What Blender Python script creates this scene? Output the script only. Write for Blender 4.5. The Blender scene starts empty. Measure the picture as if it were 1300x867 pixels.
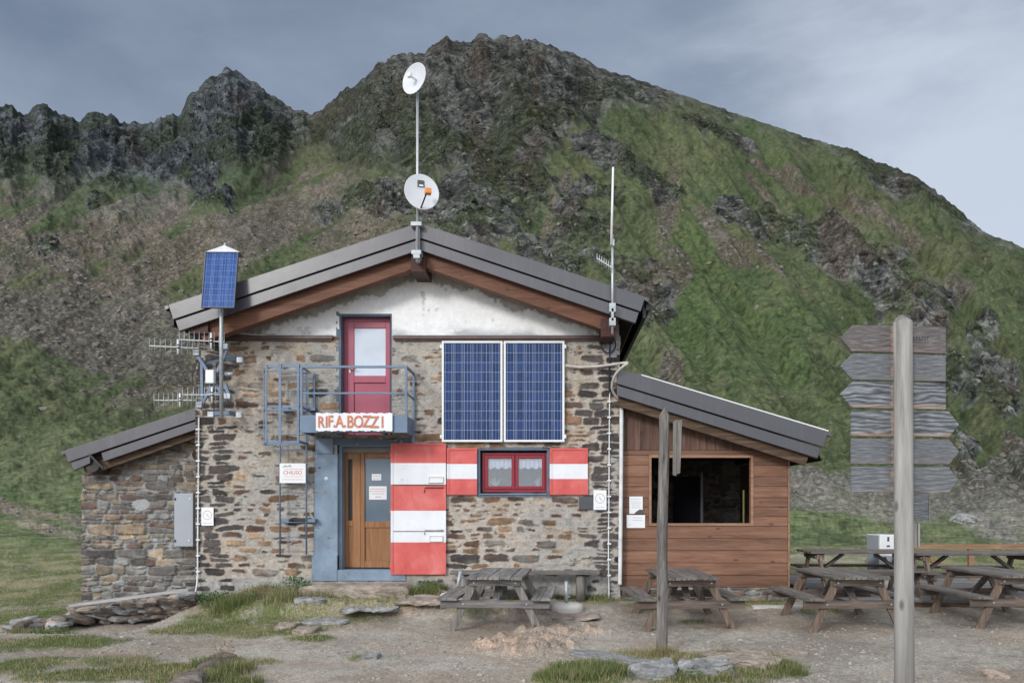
import bpy, bmesh, math, random
import numpy as np
from mathutils import Vector, Matrix
R = math.radians
random.seed(7)
scene = bpy.context.scene
COL = scene.collection

# ---------------------------------------------------------------- camera
F, CX, CY, CAMZ = 1010.0, 705.0, 640.0, 1.75       # focal length and vanishing point in photo pixels, eye height
cam_d = bpy.data.cameras.new("camera"); cam = bpy.data.objects.new("camera", cam_d); COL.objects.link(cam)
cam.location = (0, 0, CAMZ); cam.rotation_euler = (R(90), 0, 0)
cam_d.sensor_width = 36.0; cam_d.lens = 36.0 * F / 1300.0
cam_d.shift_x = -(CX - 650.0) / 1300.0; cam_d.shift_y = (CY - 433.5) / 1300.0
cam_d.clip_start = 0.1; cam_d.clip_end = 8000
scene.camera = cam

# ---------------------------------------------------------------- world, sun, exposure
SUN_ELEV, SUN_AZ = R(24), R(208)                     # azimuth clockwise from +Y (behind the camera, to the left)
world = bpy.data.worlds.new("World"); scene.world = world; world.use_nodes = True
def build_world():
    nt = world.node_tree; nt.nodes.clear(); N = nt.nodes.new; L = nt.links.new
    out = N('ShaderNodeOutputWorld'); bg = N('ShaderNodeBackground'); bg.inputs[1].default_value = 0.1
    L(bg.outputs[0], out.inputs[0])
    sky = N('ShaderNodeTexSky'); sky.sky_type = 'NISHITA'; sky.sun_disc = False
    sky.sun_elevation = SUN_ELEV; sky.sun_rotation = SUN_AZ; sky.altitude = 2400
    tc = N('ShaderNodeTexCoord')
    def dot(v, lo, hi):
        d = N('ShaderNodeVectorMath'); d.operation = 'DOT_PRODUCT'
        d.inputs[1].default_value = Vector(v).normalized(); L(warp.outputs[0], d.inputs[0])
        m = N('ShaderNodeMapRange'); m.interpolation_type = 'SMOOTHSTEP'
        m.inputs[1].default_value = lo; m.inputs[2].default_value = hi; L(d.outputs['Value'], m.inputs[0]); return m.outputs[0]
    mp = N('ShaderNodeMapping'); mp.inputs['Scale'].default_value = (1, 1, 2.2); mp.inputs['Location'].default_value = (3.1, .4, 1.7)
    L(tc.outputs['Generated'], mp.inputs[0])
    n1 = N('ShaderNodeTexNoise'); n1.inputs['Scale'].default_value = 1.9; n1.inputs['Detail'].default_value = 7; n1.inputs['Roughness'].default_value = .55
    n1.inputs['Distortion'].default_value = .35
    L(mp.outputs[0], n1.inputs[0])
    sub = N('ShaderNodeVectorMath'); sub.operation = 'SUBTRACT'; sub.inputs[1].default_value = (.5, .5, .5); L(n1.outputs['Color'], sub.inputs[0])
    sc = N('ShaderNodeVectorMath'); sc.operation = 'SCALE'; sc.inputs['Scale'].default_value = .30; L(sub.outputs[0], sc.inputs[0])
    warp = N('ShaderNodeVectorMath'); warp.operation = 'ADD'; L(tc.outputs['Generated'], warp.inputs[0]); L(sc.outputs[0], warp.inputs[1])
    def mix(a, b, f, blend='MIX'):
        m = N('ShaderNodeMix'); m.data_type = 'RGBA'; m.blend_type = blend
        for k, v in ((6, a), (7, b), (0, f)):
            if hasattr(v, 'links') or hasattr(v, 'is_output'): L(v, m.inputs[k])
            else: m.inputs[k].default_value = v
        return m.outputs[2]
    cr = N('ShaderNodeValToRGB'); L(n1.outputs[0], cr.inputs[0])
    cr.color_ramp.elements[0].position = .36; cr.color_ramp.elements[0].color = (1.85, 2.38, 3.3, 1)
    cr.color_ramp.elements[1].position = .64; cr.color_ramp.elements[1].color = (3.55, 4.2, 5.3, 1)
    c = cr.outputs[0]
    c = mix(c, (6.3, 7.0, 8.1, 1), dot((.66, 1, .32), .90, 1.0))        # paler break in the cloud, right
    cr2 = N('ShaderNodeValToRGB'); L(n1.outputs[0], cr2.inputs[0])
    cr2.color_ramp.elements[0].position = .3; cr2.color_ramp.elements[0].color = (13.0, 14.0, 15.6, 1)
    cr2.color_ramp.elements[1].position = .7; cr2.color_ramp.elements[1].color = (18.5, 19.0, 19.6, 1)
    c = mix(c, cr2.outputs[0], dot((-.40, -.90, .28), -.2, .72))          # bright open cloud behind, left
    c = mix(c, sky.outputs[0], .12)
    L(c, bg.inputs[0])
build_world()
sun_d = bpy.data.lights.new("sun", 'SUN'); sun = bpy.data.objects.new("sun", sun_d); COL.objects.link(sun)
sun_d.energy = 1.7; sun_d.angle = R(12); sun_d.color = (1.0, .96, .9)
sv = Vector((math.sin(SUN_AZ) * math.cos(SUN_ELEV), math.cos(SUN_AZ) * math.cos(SUN_ELEV), math.sin(SUN_ELEV)))
sun.rotation_euler = sv.to_track_quat('Z', 'Y').to_euler(); sun.location = (-20, -20, 30)
scene.view_settings.view_transform = 'Standard'; scene.view_settings.look = 'None'
scene.view_settings.exposure = 0.0; scene.view_settings.gamma = 1.0
scene.cycles.max_bounces = 6; scene.cycles.diffuse_bounces = 3; scene.cycles.use_denoising = True

# ---------------------------------------------------------------- numeric noise
def _h(ix, iy, iz, seed):
    n = (ix.astype(np.int64) * 374761393 + iy.astype(np.int64) * 668265263 + iz.astype(np.int64) * 2147483647 + seed * 1274126177) & 0xffffffff
    n = ((n ^ (n >> 13)) * 1274126177) & 0xffffffff
    n = ((n ^ (n >> 16)) * 2246822519) & 0xffffffff
    return ((n ^ (n >> 15)) & 0xffffff).astype(np.float64) / 0xffffff * 2 - 1
def noise(x, y, z=None, seed=0):
    x = np.asarray(x, float); y = np.asarray(y, float)
    ix, iy = np.floor(x), np.floor(y); fx, fy = x - ix, y - iy
    ux, uy = fx * fx * (3 - 2 * fx), fy * fy * (3 - 2 * fy)
    if z is None:
        z0 = np.zeros_like(ix)
        a = _h(ix, iy, z0, seed); b = _h(ix + 1, iy, z0, seed); c = _h(ix, iy + 1, z0, seed); d = _h(ix + 1, iy + 1, z0, seed)
        return (a + (b - a) * ux) * (1 - uy) + (c + (d - c) * ux) * uy
    z = np.asarray(z, float); iz = np.floor(z); fz = z - iz; uz = fz * fz * (3 - 2 * fz)
    r = 0
    for k, wz in ((0, 1 - uz), (1, uz)):
        a = _h(ix, iy, iz + k, seed); b = _h(ix + 1, iy, iz + k, seed); c = _h(ix, iy + 1, iz + k, seed); d = _h(ix + 1, iy + 1, iz + k, seed)
        r = r + wz * ((a + (b - a) * ux) * (1 - uy) + (c + (d - c) * ux) * uy)
    return r
def fbm(x, y, z=None, o=4, seed=0, gain=.5, ridged=False):
    s = 0; a = 1; t = 0; f = 1
    for k in range(o):
        n = noise(x * f + 17.3 * k, y * f + 9.1 * k, None if z is None else z * f + 4.7 * k, seed + k * 13)
        if ridged: n = 1 - 2 * np.abs(n)
        s = s + a * n; t += a; a *= gain; f *= 2.03
    return s / t
def sst(a, b, x):
    t = np.clip((x - a) / (b - a), 0, 1); return t * t * (3 - 2 * t)
def lerp(a, b, t): return a + (b - a) * t
def cl(a, b, t): return a + (b - a) * t[..., None]

# ---------------------------------------------------------------- geometry helpers
def P(px, py, d): return Vector(((px - CX) * d / F, d, CAMZ - (py - CY) * d / F))
def X(px, d=13.3): return (px - CX) * d / F
def Z(py, d=13.3): return CAMZ - (py - CY) * d / F

class MB:
    """collects simple solids; build() links them as one mesh object"""
    def __init__(s): s.v = []; s.f = []; s.sm = []
    def add(s, vs, fs, smooth=False):
        o = len(s.v); s.v += [tuple(v) for v in vs]; s.f += [tuple(i + o for i in f) for f in fs]; s.sm += [smooth] * len(fs); return s
    def hexa(s, c):   # 8 corners: bottom ring 0-3, top ring 4-7
        return s.add(c, [(0, 3, 2, 1), (4, 5, 6, 7), (0, 1, 5, 4), (1, 2, 6, 5), (2, 3, 7, 6), (3, 0, 4, 7)])
    def box(s, x0, x1, y0, y1, z0, z1, M=None):
        c = [Vector(p) for p in ((x0, y0, z0), (x1, y0, z0), (x1, y1, z0), (x0, y1, z0), (x0, y0, z1), (x1, y0, z1), (x1, y1, z1), (x0, y1, z1))]
        if M is not None: c = [M @ p for p in c]
        return s.hexa(c)
    def bar(s, a, b, w, h, up=(0, 0, 1)):   # rectangular bar from a to b; w across, h along 'up'
        a = Vector(a); b = Vector(b); d = (b - a).normalized(); u = Vector(up)
        if abs(d.dot(u)) > .99: u = Vector((0, 1, 0))
        r = d.cross(u).normalized(); u = r.cross(d).normalized(); r *= w / 2; u *= h / 2
        return s.hexa([a - r - u, a + r - u, b + r - u, b - r - u, a - r + u, a + r + u, b + r + u, b - r + u])
    def tube(s, pts, r, n=8, cap=True, rs=None):
        pts = [Vector(p) for p in pts]; o = len(s.v); ref = Vector((.31, .17, .93))
        for i, p in enumerate(pts):
            d = (pts[min(i + 1, len(pts) - 1)] - pts[max(i - 1, 0)]).normalized()
            a = d.cross(ref).normalized(); b = d.cross(a); rr = rs[i] if rs else r
            for k in range(n):
                t = 2 * math.pi * k / n; s.v.append(tuple(p + a * rr * math.cos(t) + b * rr * math.sin(t)))
        for i in range(len(pts) - 1):
            for k in range(n):
                s.f.append((o + i * n + k, o + i * n + (k + 1) % n, o + (i + 1) * n + (k + 1) % n, o + (i + 1) * n + k)); s.sm.append(True)
        if cap:
            s.f.append(tuple(o + k for k in range(n))[::-1]); s.sm.append(False)
            s.f.append(tuple(o + (len(pts) - 1) * n + k for k in range(n))); s.sm.append(False)
        return s
    def prism(s, poly, y0, y1, M=None):   # polygon in (x,z), extruded y0..y1
        n = len(poly); vs = [Vector((p[0], y0, p[1])) for p in poly] + [Vector((p[0], y1, p[1])) for p in poly]
        if M is not None: vs = [M @ v for v in vs]
        return s.add(vs, [tuple(range(n)), tuple(range(2 * n - 1, n - 1, -1))] + [(i, i + n, (i + 1) % n + n, (i + 1) % n) for i in range(n)])
    def lathe(s, prof, n=32, M=None, cap=True):   # profile of (r, z)
        o = len(s.v)
        for r, z in prof:
            for k in range(n):
                t = 2 * math.pi * k / n; v = Vector((r * math.cos(t), r * math.sin(t), z)); s.v.append(tuple(M @ v if M is not None else v))
        for i in range(len(prof) - 1):
            for k in range(n):
                s.f.append((o + i * n + k, o + i * n + (k + 1) % n, o + (i + 1) * n + (k + 1) % n, o + (i + 1) * n + k)); s.sm.append(True)
        return s
    def build(s, name, m, parent=None, bevel=0, world_in_parent=True):
        me = bpy.data.meshes.new(name)
        off = Vector((0, 0, 0))
        if parent is not None and world_in_parent == True: off = abs_loc(parent)
        me.from_pydata([tuple(Vector(v) - off) for v in s.v] if off.length else s.v, [], s.f)
        me.polygons.foreach_set('use_smooth', s.sm); me.materials.append(m); me.validate()
        bm = bmesh.new(); bm.from_mesh(me); bmesh.ops.recalc_face_normals(bm, faces=bm.faces); bm.to_mesh(me); bm.free()
        o = bpy.data.objects.new(name, me); COL.objects.link(o)
        if parent is not None: o.parent = parent
        if bevel:
            b = o.modifiers.new("bevel", 'BEVEL'); b.width = bevel; b.segments = 2; b.limit_method = 'ANGLE'; b.angle_limit = R(40)
        return o
def abs_loc(o):
    l = Vector(o.location); p = o.parent
    while p is not None: l += Vector(p.location); p = p.parent
    return l
def tag(o, label=None, cat=None, group=None, kind=None):
    if label: o['label'] = label
    if cat: o['category'] = cat
    if group: o['group'] = group
    if kind: o['kind'] = kind
    return o
def empty(name, loc, label, cat, group=None):
    o = bpy.data.objects.new(name, None); COL.objects.link(o); o.location = loc; o.empty_display_size = .2
    return tag(o, label, cat, group)
def copy_tree(o, parent=None):
    c = o.copy(); COL.objects.link(c); c.parent = parent
    for ch in [k for k in bpy.data.objects if k.parent == o]: copy_tree(ch, c)
    return c
def np_mesh(name, V, Fq, m, parent=None, attrs=None, smooth=True, off=None):
    me = bpy.data.meshes.new(name)
    if parent is not None:
        V = V - np.array(abs_loc(parent))
    me.vertices.add(len(V)); me.vertices.foreach_set('co', np.ascontiguousarray(V, dtype=np.float32).ravel())
    k = Fq.shape[1]; me.loops.add(Fq.size); me.loops.foreach_set('vertex_index', Fq.astype(np.int32).ravel())
    me.polygons.add(len(Fq)); me.polygons.foreach_set('loop_start', np.arange(0, Fq.size, k, dtype=np.int32))
    me.polygons.foreach_set('use_smooth', np.full(len(Fq), smooth)); me.update(calc_edges=True)
    for an, av in (attrs or {}).items():
        if av.ndim == 2:
            a = me.attributes.new(an, 'FLOAT_COLOR', 'POINT'); c = np.ones((len(V), 4), np.float32); c[:, :3] = av; a.data.foreach_set('color', c.ravel())
        else:
            a = me.attributes.new(an, 'FLOAT', 'POINT'); a.data.foreach_set('value', av.astype(np.float32))
    me.materials.append(m)
    o = bpy.data.objects.new(name, me); COL.objects.link(o)
    if parent is not None: o.parent = parent
    return o

# ---------------------------------------------------------------- materials
class NT:
    def __init__(s, name):
        s.m = bpy.data.materials.new(name); s.m.use_nodes = True; s.t = s.m.node_tree
        s.b = s.t.nodes['Principled BSDF']; s.L = s.t.links.new
    def n(s, t, ins=None, **kw):
        nd = s.t.nodes.new('ShaderNode' + t)
        for k, v in kw.items(): setattr(nd, k, v)
        for k, v in (ins or {}).items(): s.set(nd.inputs[k], v)
        return nd
    def set(s, inp, v):
        if isinstance(v, bpy.types.NodeSocket): s.L(v, inp)
        else: inp.default_value = v
    def mix(s, a, b, f, blend='MIX'):
        m = s.n('Mix', data_type='RGBA', blend_type=blend); s.set(m.inputs[6], a); s.set(m.inputs[7], b); s.set(m.inputs[0], f); return m.outputs[2]
    def math(s, op, a, b=0.0, clamp=False):
        m = s.n('Math', operation=op, use_clamp=clamp); s.set(m.inputs[0], a); s.set(m.inputs[1], b); return m.outputs[0]
    def ramp(s, f, stops):
        r = s.n('ValToRGB', {0: f}); e = r.color_ramp.elements
        while len(e) < len(stops): e.new(.5)
        for k, (p, c) in enumerate(stops): e[k].position = p; e[k].color = (c if len(c) == 4 else (*c, 1)) if not isinstance(c, (int, float)) else (c, c, c, 1)
        return r.outputs[0]
    def coords(s, scale=(1, 1, 1), which='Object'):
        tc = s.n('TexCoord'); mp = s.n('Mapping', {'Vector': tc.outputs[which], 'Scale': scale}); return mp.outputs[0]
    def noise(s, v, scale, detail=4, rough=.5, dist=0.0):
        return s.n('TexNoise', {'Vector': v, 'Scale': scale, 'Detail': detail, 'Roughness': rough, 'Distortion': dist}).outputs[0]
    def bump(s, h, strength=.3, dist=.01):
        b = s.n('Bump', {'Height': h, 'Strength': strength, 'Distance': dist}); s.L(b.outputs[0], s.b.inputs['Normal'])
    def fin(s, col=None, rough=.7, metal=0.0, spec=.5):
        if col is not None: s.set(s.b.inputs['Base Color'], col)
        s.set(s.b.inputs['Roughness'], rough); s.set(s.b.inputs['Metallic'], metal); s.set(s.b.inputs['Specular IOR Level'], spec); return s.m

def c4(c): return (*c, 1)
def paint(name, col, rough=.5, metal=0, var=.18, scale=6, dirt=None, spec=.5, bump=.1):
    t = NT(name); v = t.coords()
    n = t.noise(v, scale, 5, .6)
    a = tuple(x * (1 - var) for x in col); b = tuple(min(1, x * (1 + var)) for x in col)
    c = t.ramp(n, [(.3, a), (.7, b)])
    if dirt:
        n2 = t.noise(v, scale * 2.7, 8, .7); c = t.mix(c, c4(dirt), t.ramp(n2, [(.58, 0.0), (.72, .75)]))
    t.bump(t.noise(v, scale * 9, 3), bump, .003)
    return t.fin(c, rough, metal, spec)
def wood(name, dark, mid, light, axis=0, rough=.75, grain=1.0, island=.35, bump=.5, knots=True):
    t = NT(name); s = [14.0 * grain] * 3; s[axis] = 1.1 * grain
    v = t.coords(tuple(s)); g = t.n('NewGeometry')
    off = t.n('VectorMath', {0: v}, operation='ADD'); sc = t.math('MULTIPLY', g.outputs['Random Per Island'], 37.0)
    cb = t.n('CombineXYZ', {0: sc, 1: sc, 2: sc}); t.L(cb.outputs[0], off.inputs[1]); v = off.outputs[0]
    n = t.noise(v, 1.6, 7, .62, .6); n2 = t.noise(v, 7.0, 4, .7, .2)
    f = t.math('ADD', t.math('MULTIPLY', n, .7), t.math('MULTIPLY', n2, .3))
    c = t.ramp(f, [(.34, dark), (.5, mid), (.66, light)])
    if knots:
        s2 = [3.0] * 3; s2[axis] = 1.4
        kv = t.coords(tuple(s2)); ko = t.n('VectorMath', {0: kv, 1: cb.outputs[0]}, operation='ADD')
        vo = t.n('TexVoronoi', {'Vector': ko.outputs[0], 'Scale': 1.6}); k = t.ramp(vo.outputs['Distance'], [(.05, 1.0), (.13, 0.0)])
        c = t.mix(c, c4(tuple(x * .45 for x in dark)), t.math('MULTIPLY', k, .75))
    isl = t.ramp(g.outputs['Random Per Island'], [(0, 1 - island), (1, 1 + island * .6)])
    c = t.mix(c, isl, 1.0, 'MULTIPLY')
    t.bump(f, bump, .006)
    return t.fin(c, rough, 0, .35)
def metal_sheet(name, col, rough=.38):
    t = NT(name); v = t.coords((1, 1, 1)); n = t.noise(v, 1.3, 5, .6); n2 = t.noise(v, 18, 6, .7)
    c = t.ramp(n, [(.3, tuple(x * .82 for x in col)), (.7, tuple(x * 1.15 for x in col))])
    n3 = t.noise(t.coords((6, 6, .5)), 2.0, 4, .6); c = t.mix(c, c4(tuple(min(1, x * 1.7) for x in col)), t.ramp(n3, [(.5, 0.0), (.75, .5)]))
    r = t.ramp(n, [(.3, rough - .03), (.7, rough + .07)]); t.bump(n, .15, .02)
    return t.fin(c, r, 0.0, 1.0)

M = {}
M['roof_metal'] = metal_sheet('roof_metal', (.044, .041, .052), .28)
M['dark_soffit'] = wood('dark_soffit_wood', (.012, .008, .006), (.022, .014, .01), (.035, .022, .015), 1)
M['beam'] = wood('stained_beam', (.09, .034, .018), (.15, .062, .034), (.22, .10, .06), 0, .6, .6, .2)
M['beam_dark'] = wood('dark_red_beam', (.03, .009, .006), (.055, .016, .011), (.08, .026, .017), 1, .55, 1, .2)
M['beam_old'] = wood('weathered_beam', (.045, .028, .018), (.10, .062, .04), (.20, .13, .085), 0)
M['clad_h'] = wood('shed_cladding_horizontal', (.12, .056, .034), (.20, .10, .062), (.28, .15, .096), 0, .6, .7, .28, .35)
M['clad_v'] = wood('shed_cladding_vertical', (.065, .034, .025), (.115, .062, .045), (.18, .105, .078), 2, .65, .8, .45, .35)
M['clad_trim'] = wood('shed_trim', (.20, .105, .062), (.29, .165, .105), (.38, .24, .165), 0, .6, .8, .1, .2, False)
M['door_wood'] = wood('varnished_door_wood', (.20, .088, .035), (.30, .14, .06), (.38, .19, .09), 2, .4, .7, .12, .15, False)
M['grey_x'] = wood('weathered_grey_wood', (.07, .065, .062), (.19, .18, .175), (.33, .32, .31), 0, .85, .9, .3, .8)
M['grey_y'] = wood('weathered_grey_wood_long', (.075, .07, .066), (.20, .19, .18), (.34, .33, .315), 1, .85, .9, .3, .8)
M['grey_z'] = wood('weathered_grey_wood_upright', (.075, .07, .066), (.21, .195, .18), (.34, .32, .30), 2, .85, .8, .25, .8)
M['brown_x'] = wood('weathered_brown_wood', (.06, .044, .036), (.155, .12, .10), (.27, .215, .18), 0, .85, .9, .3, .8)
M['brown_y'] = wood('weathered_brown_wood_long', (.06, .052, .046), (.15, .132, .118), (.27, .24, .215), 1, .85, .9, .3, .8)
M['brown_z'] = wood('weathered_brown_wood_upright', (.075, .052, .042), (.185, .135, .105), (.30, .23, .18), 2, .85, .8, .25, .8)
M['post_pale'] = wood('pale_round_post', (.17, .155, .14), (.30, .29, .275), (.41, .405, .395), 2, .8, .35, .1, .5)
M['post_dark'] = wood('grey_split_post', (.05, .045, .042), (.16, .146, .135), (.31, .29, .27), 2, .85, .9, .1, 1.3)
M['rail_orange'] = wood('new_larch_rail', (.20, .11, .06), (.30, .175, .10), (.40, .26, .165), 0, .7, .8, .15)
M['blue_steel'] = paint('blue_grey_steel_paint', (.13, .19, .28), .5, 0, .15, 5, (.07, .055, .05))
M['blue_plaster'] = paint('blue_grey_plaster', (.20, .265, .345), .85, 0, .22, 3, (.10, .115, .13), bump=.5)
M['blue_plaster_dark'] = paint('slate_blue_trim', (.11, .15, .20), .8, 0, .2, 4, (.06, .07, .08), bump=.5)
M['maroon'] = paint('maroon_door_paint', (.37, .075, .12), .30, 0, .1, 3)
M['maroon_win'] = paint('maroon_window_paint', (.25, .014, .03), .35, 0, .1, 3)
M['white_paint'] = paint('white_shutter_paint', (.74, .76, .80), .6, 0, .07, 3, (.50, .47, .44))
def red_paint():
    t = NT('faded_red_shutter_paint'); v = t.coords(); n = t.noise(v, 2.2, 6, .65, .5); n2 = t.noise(v, 14, 6, .7)
    c = t.ramp(n, [(.3, (.48, .065, .058)), (.5, (.60, .105, .095)), (.72, (.67, .20, .185))])
    c = t.mix(c, (.30, .06, .05, 1), t.ramp(n2, [(.62, 0.0), (.75, .6)])); t.bump(n2, .15, .003)
    return t.fin(c, t.ramp(n, [(.3, .4), (.7, .65)]))
M['red_paint'] = red_paint()
M['white_metal'] = paint('white_enamel', (.75, .76, .77), .35, 0, .04, 4)
M['dish_grey'] = paint('dish_paint', (.62, .64, .68), .45, 0, .05, 4)
M['galv'] = paint('galvanised_steel', (.40, .43, .46), .5, .4, .2, 12)
M['alu'] = paint('aluminium', (.50, .51, .53), .42, .5, .1, 9)
M['plate_grey'] = paint('grey_cabinet_paint', (.33, .36, .40), .45, 0, .05, 3)
M['black'] = paint('black_plastic', (.012, .012, .013), .5)
M['cable_white'] = paint('white_cable', (.66, .67, .68), .5)
M['conduit'] = paint('cream_conduit', (.52, .50, .46), .6)
M['orange'] = paint('orange_plastic', (.75, .26, .04), .45)
M['blue_plastic'] = paint('blue_plastic', (.03, .14, .30), .4)
M['slate'] = paint('slate_plate', (.07, .075, .085), .6, 0, .2, 10)
M['concrete'] = paint('pale_concrete', (.60, .58, .54), .9, 0, .1, 10, (.35, .33, .3), bump=.8)
M['flashing'] = paint('brown_flashing', (.10, .062, .055), .5, 0, .25, 6, (.03, .025, .022))
M['paper'] = paint('paper', (.78, .80, .82), .6, 0, .02, 2)
M['ink_red'] = paint('red_ink', (.60, .10, .10), .6, 0, .05)
M['ink_pink'] = paint('faded_pink_ink', (.62, .38, .38), .6, 0, .05)
M['ink_grey'] = paint('grey_ink', (.38, .42, .46), .6, 0, .05)
M['sign_orange'] = paint('orange_brown_lettering', (.55, .20, .11), .7, 0, .22, 14)
M['brass'] = paint('dull_steel_handle', (.4, .38, .35), .35, .8)
M['curtain'] = paint('white_lace', (.72, .74, .78), .9, 0, .15, 30)
M['room'] = paint('dim_room_wall', (.30, .33, .40), .9)
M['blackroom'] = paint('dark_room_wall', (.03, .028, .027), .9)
def glass(name, tint, gloss=.1, tr=.85):
    t = NT(name); t.t.nodes.remove(t.b); o = t.t.nodes['Material Output']
    tb = t.n('BsdfTransparent', {0: c4(tint)}); gb = t.n('BsdfGlossy', {0: (1, 1, 1, 1), 1: .02})
    lw = t.n('Fresnel', {0: 1.5}); f = t.math('ADD', lw.outputs[0], gloss, True)
    mx = t.n('MixShader', {0: f, 1: tb.outputs[0], 2: gb.outputs[0]}); t.L(mx.outputs[0], o.inputs[0]); return t.m
M['glass'] = glass('window_glass', (.85, .88, .92), .06)
M['glass_dark'] = glass('dark_glass', (.4, .42, .45), .06)
def frosted(name, c, rough=.1):
    t = NT(name); v = t.coords((1, 1, 1)); n = t.noise(v, 1.6, 4, .5)
    return t.fin(t.ramp(n, [(.3, tuple(x * .85 for x in c)), (.7, tuple(min(1, x * 1.12) for x in c))]), rough, 0, .6)
M['film_glass'] = frosted('pale_film_glass', (.60, .66, .76))
M['grey_glass'] = frosted('grey_door_glass', (.13, .175, .23))
def solar(name, cells_x, cells_z, w, h, base, line, lo=.86, hi=1.25, spec=.18):
    """polycrystalline panel face lying in local x,z with its corner at the origin"""
    t = NT(name); tc = t.n('TexCoord'); sp = t.n('SeparateXYZ', {0: tc.outputs['Object']})
    u = t.math('MULTIPLY', sp.outputs[0], cells_x / w); vv = t.math('MULTIPLY', sp.outputs[2], cells_z / h)
    def lines(a, n, wd):
        fr = t.math('FRACT', t.math('ADD', t.math('MULTIPLY', a, n), .5)); d = t.math('ABSOLUTE', t.math('SUBTRACT', fr, .5)); return t.math('LESS_THAN', d, wd)
    gap = t.math('MAXIMUM', lines(u, 1, .022), lines(vv, 1, .022)); bus = lines(t.math('ADD', u, .166), 3, .055)
    wn = t.n('TexWhiteNoise', {0: t.n('CombineXYZ', {0: t.math('FLOOR', u), 1: t.math('FLOOR', vv)}).outputs[0]}, noise_dimensions='3D')
    wn2 = t.n('TexWhiteNoise', {1: t.math('FLOOR', t.math('MULTIPLY', u, 3.0))}, noise_dimensions='1D').outputs[0]
    vor = t.n('TexVoronoi', {'Vector': t.coords((1, 1, .35)), 'Scale': 55.0}); vc = t.n('SeparateColor', {0: vor.outputs['Color']})
    k = t.math('ADD', t.math('MULTIPLY', wn.outputs[0], .5), t.math('MULTIPLY', vc.outputs[0], .5))
    k2 = t.ramp(k, [(.2, lo), (.8, hi)])
    cc = t.mix(c4(base), k2, 1.0, 'MULTIPLY')
    cc = t.mix(cc, c4(line), t.math('MULTIPLY', bus, t.ramp(wn2, [(.2, .15), (.8, .75)]))); cc = t.mix(cc, c4(line), t.math('MULTIPLY', gap, .55))
    return t.fin(cc, .25, 0, spec)
M['attr_stone'] = None
def attr_mat(name, bump_s=.4, nscale=40, dist=.006, rough=.9, fine=.22, spec=.25):
    t = NT(name); a = t.n('Attribute'); a.attribute_name = 'Col'
    v = t.coords(); n = t.noise(v, nscale, 5, .65); n2 = t.noise(v, nscale * .22, 5, .6)
    c = t.mix(a.outputs['Color'], t.ramp(n, [(.3, 1 - fine), (.7, 1 + fine)]), 1.0, 'MULTIPLY')
    c = t.mix(c, t.ramp(n2, [(.3, 1 - fine * .7), (.7, 1 + fine * .7)]), 1.0, 'MULTIPLY')
    t.bump(n, bump_s, dist); return t.fin(c, rough, 0, spec)
M['stone'] = attr_mat('rubble_stone', .6, 45, .01)
M['plaster'] = attr_mat('lime_plaster', .5, 30, .008, .9, .06)
# ================================================================ terrain: one sheet from under the camera to beyond the ridges
SKY_PTS = np.array([(-900,330),(-600,250),(-400,190),(-250,150),(-100,128),(-30,128),(0,133),(20,136),(30,143),(60,135),(75,146),(100,153),(112,144),(140,148),(165,158),(190,159),(208,150),(230,147),
 (238,124),(262,102),(285,90),(300,88),(330,112),(365,136),(395,147),(408,140),(430,120),(465,98),(480,82),(505,72),(540,68),(565,50),(600,51),(608,42),(622,50),(655,48),(680,52),(720,68),
 (760,86),(820,105),(870,122),(920,140),(980,160),(1040,180),(1080,190),(1130,212),(1158,222),(1180,237),(1215,265),(1245,293),(1300,315),(1400,350),(1600,410),(1900,470),(2400,520)], float)
DGRAV = 'ground'
def ground_near(x, y):
    """smooth ground height close to the hut (metres)"""
    x = np.asarray(x, float); y = np.asarray(y, float)
    wob = .12 * noise(x * .9, y * 0 + 3.1, seed=5)
    ledge = .12 * sst(11.95, 12.2, y + wob) * sst(-5.6, -4.6, x) * (1 - sst(-1.6, -.9, x))
    up = .16 * sst(11.4, 13.1, y) + .0 * x
    mid = sst(-6.3, -5.2, x) * (1 - sst(.9, 1.9, x))
    h = up * (.55 + .45 * mid) + ledge * mid
    h = h + .045 * sst(2.0, 5.0, x) * sst(8, 10.5, y)
    h = h - .10 * sst(-7.0, -12, x) * sst(9, 13, y) - .035 * np.clip(-x - 12, 0, 30)
    h = h - .25 * sst(16, 24, y) - .24 * sst(-5.7, -6.5, x) * sst(10.6, 12.3, y) * (1 - sst(16, 22, y))
    return h
def gz(x, y): return float(ground_near(x, y))
GRASS_NEAR = [ # grass patches by the hut: centre, half widths (m) found from where they lie on the ground, strength
]
def gpt(px, py, z=0.0):   # ground point seen at a photo pixel, assuming height z
    d = F * (CAMZ - z) / (py - CY); return (px - CX) * d / F, d
def patch(px, py, rx, ry, z=0.0, k=1.0):
    x, d = gpt(px, py, z); s = F / d; d2 = F * (CAMZ - z) / (py + ry - CY); GRASS_NEAR.append((x, d, rx / s, max(.05, d - d2), k))
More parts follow.
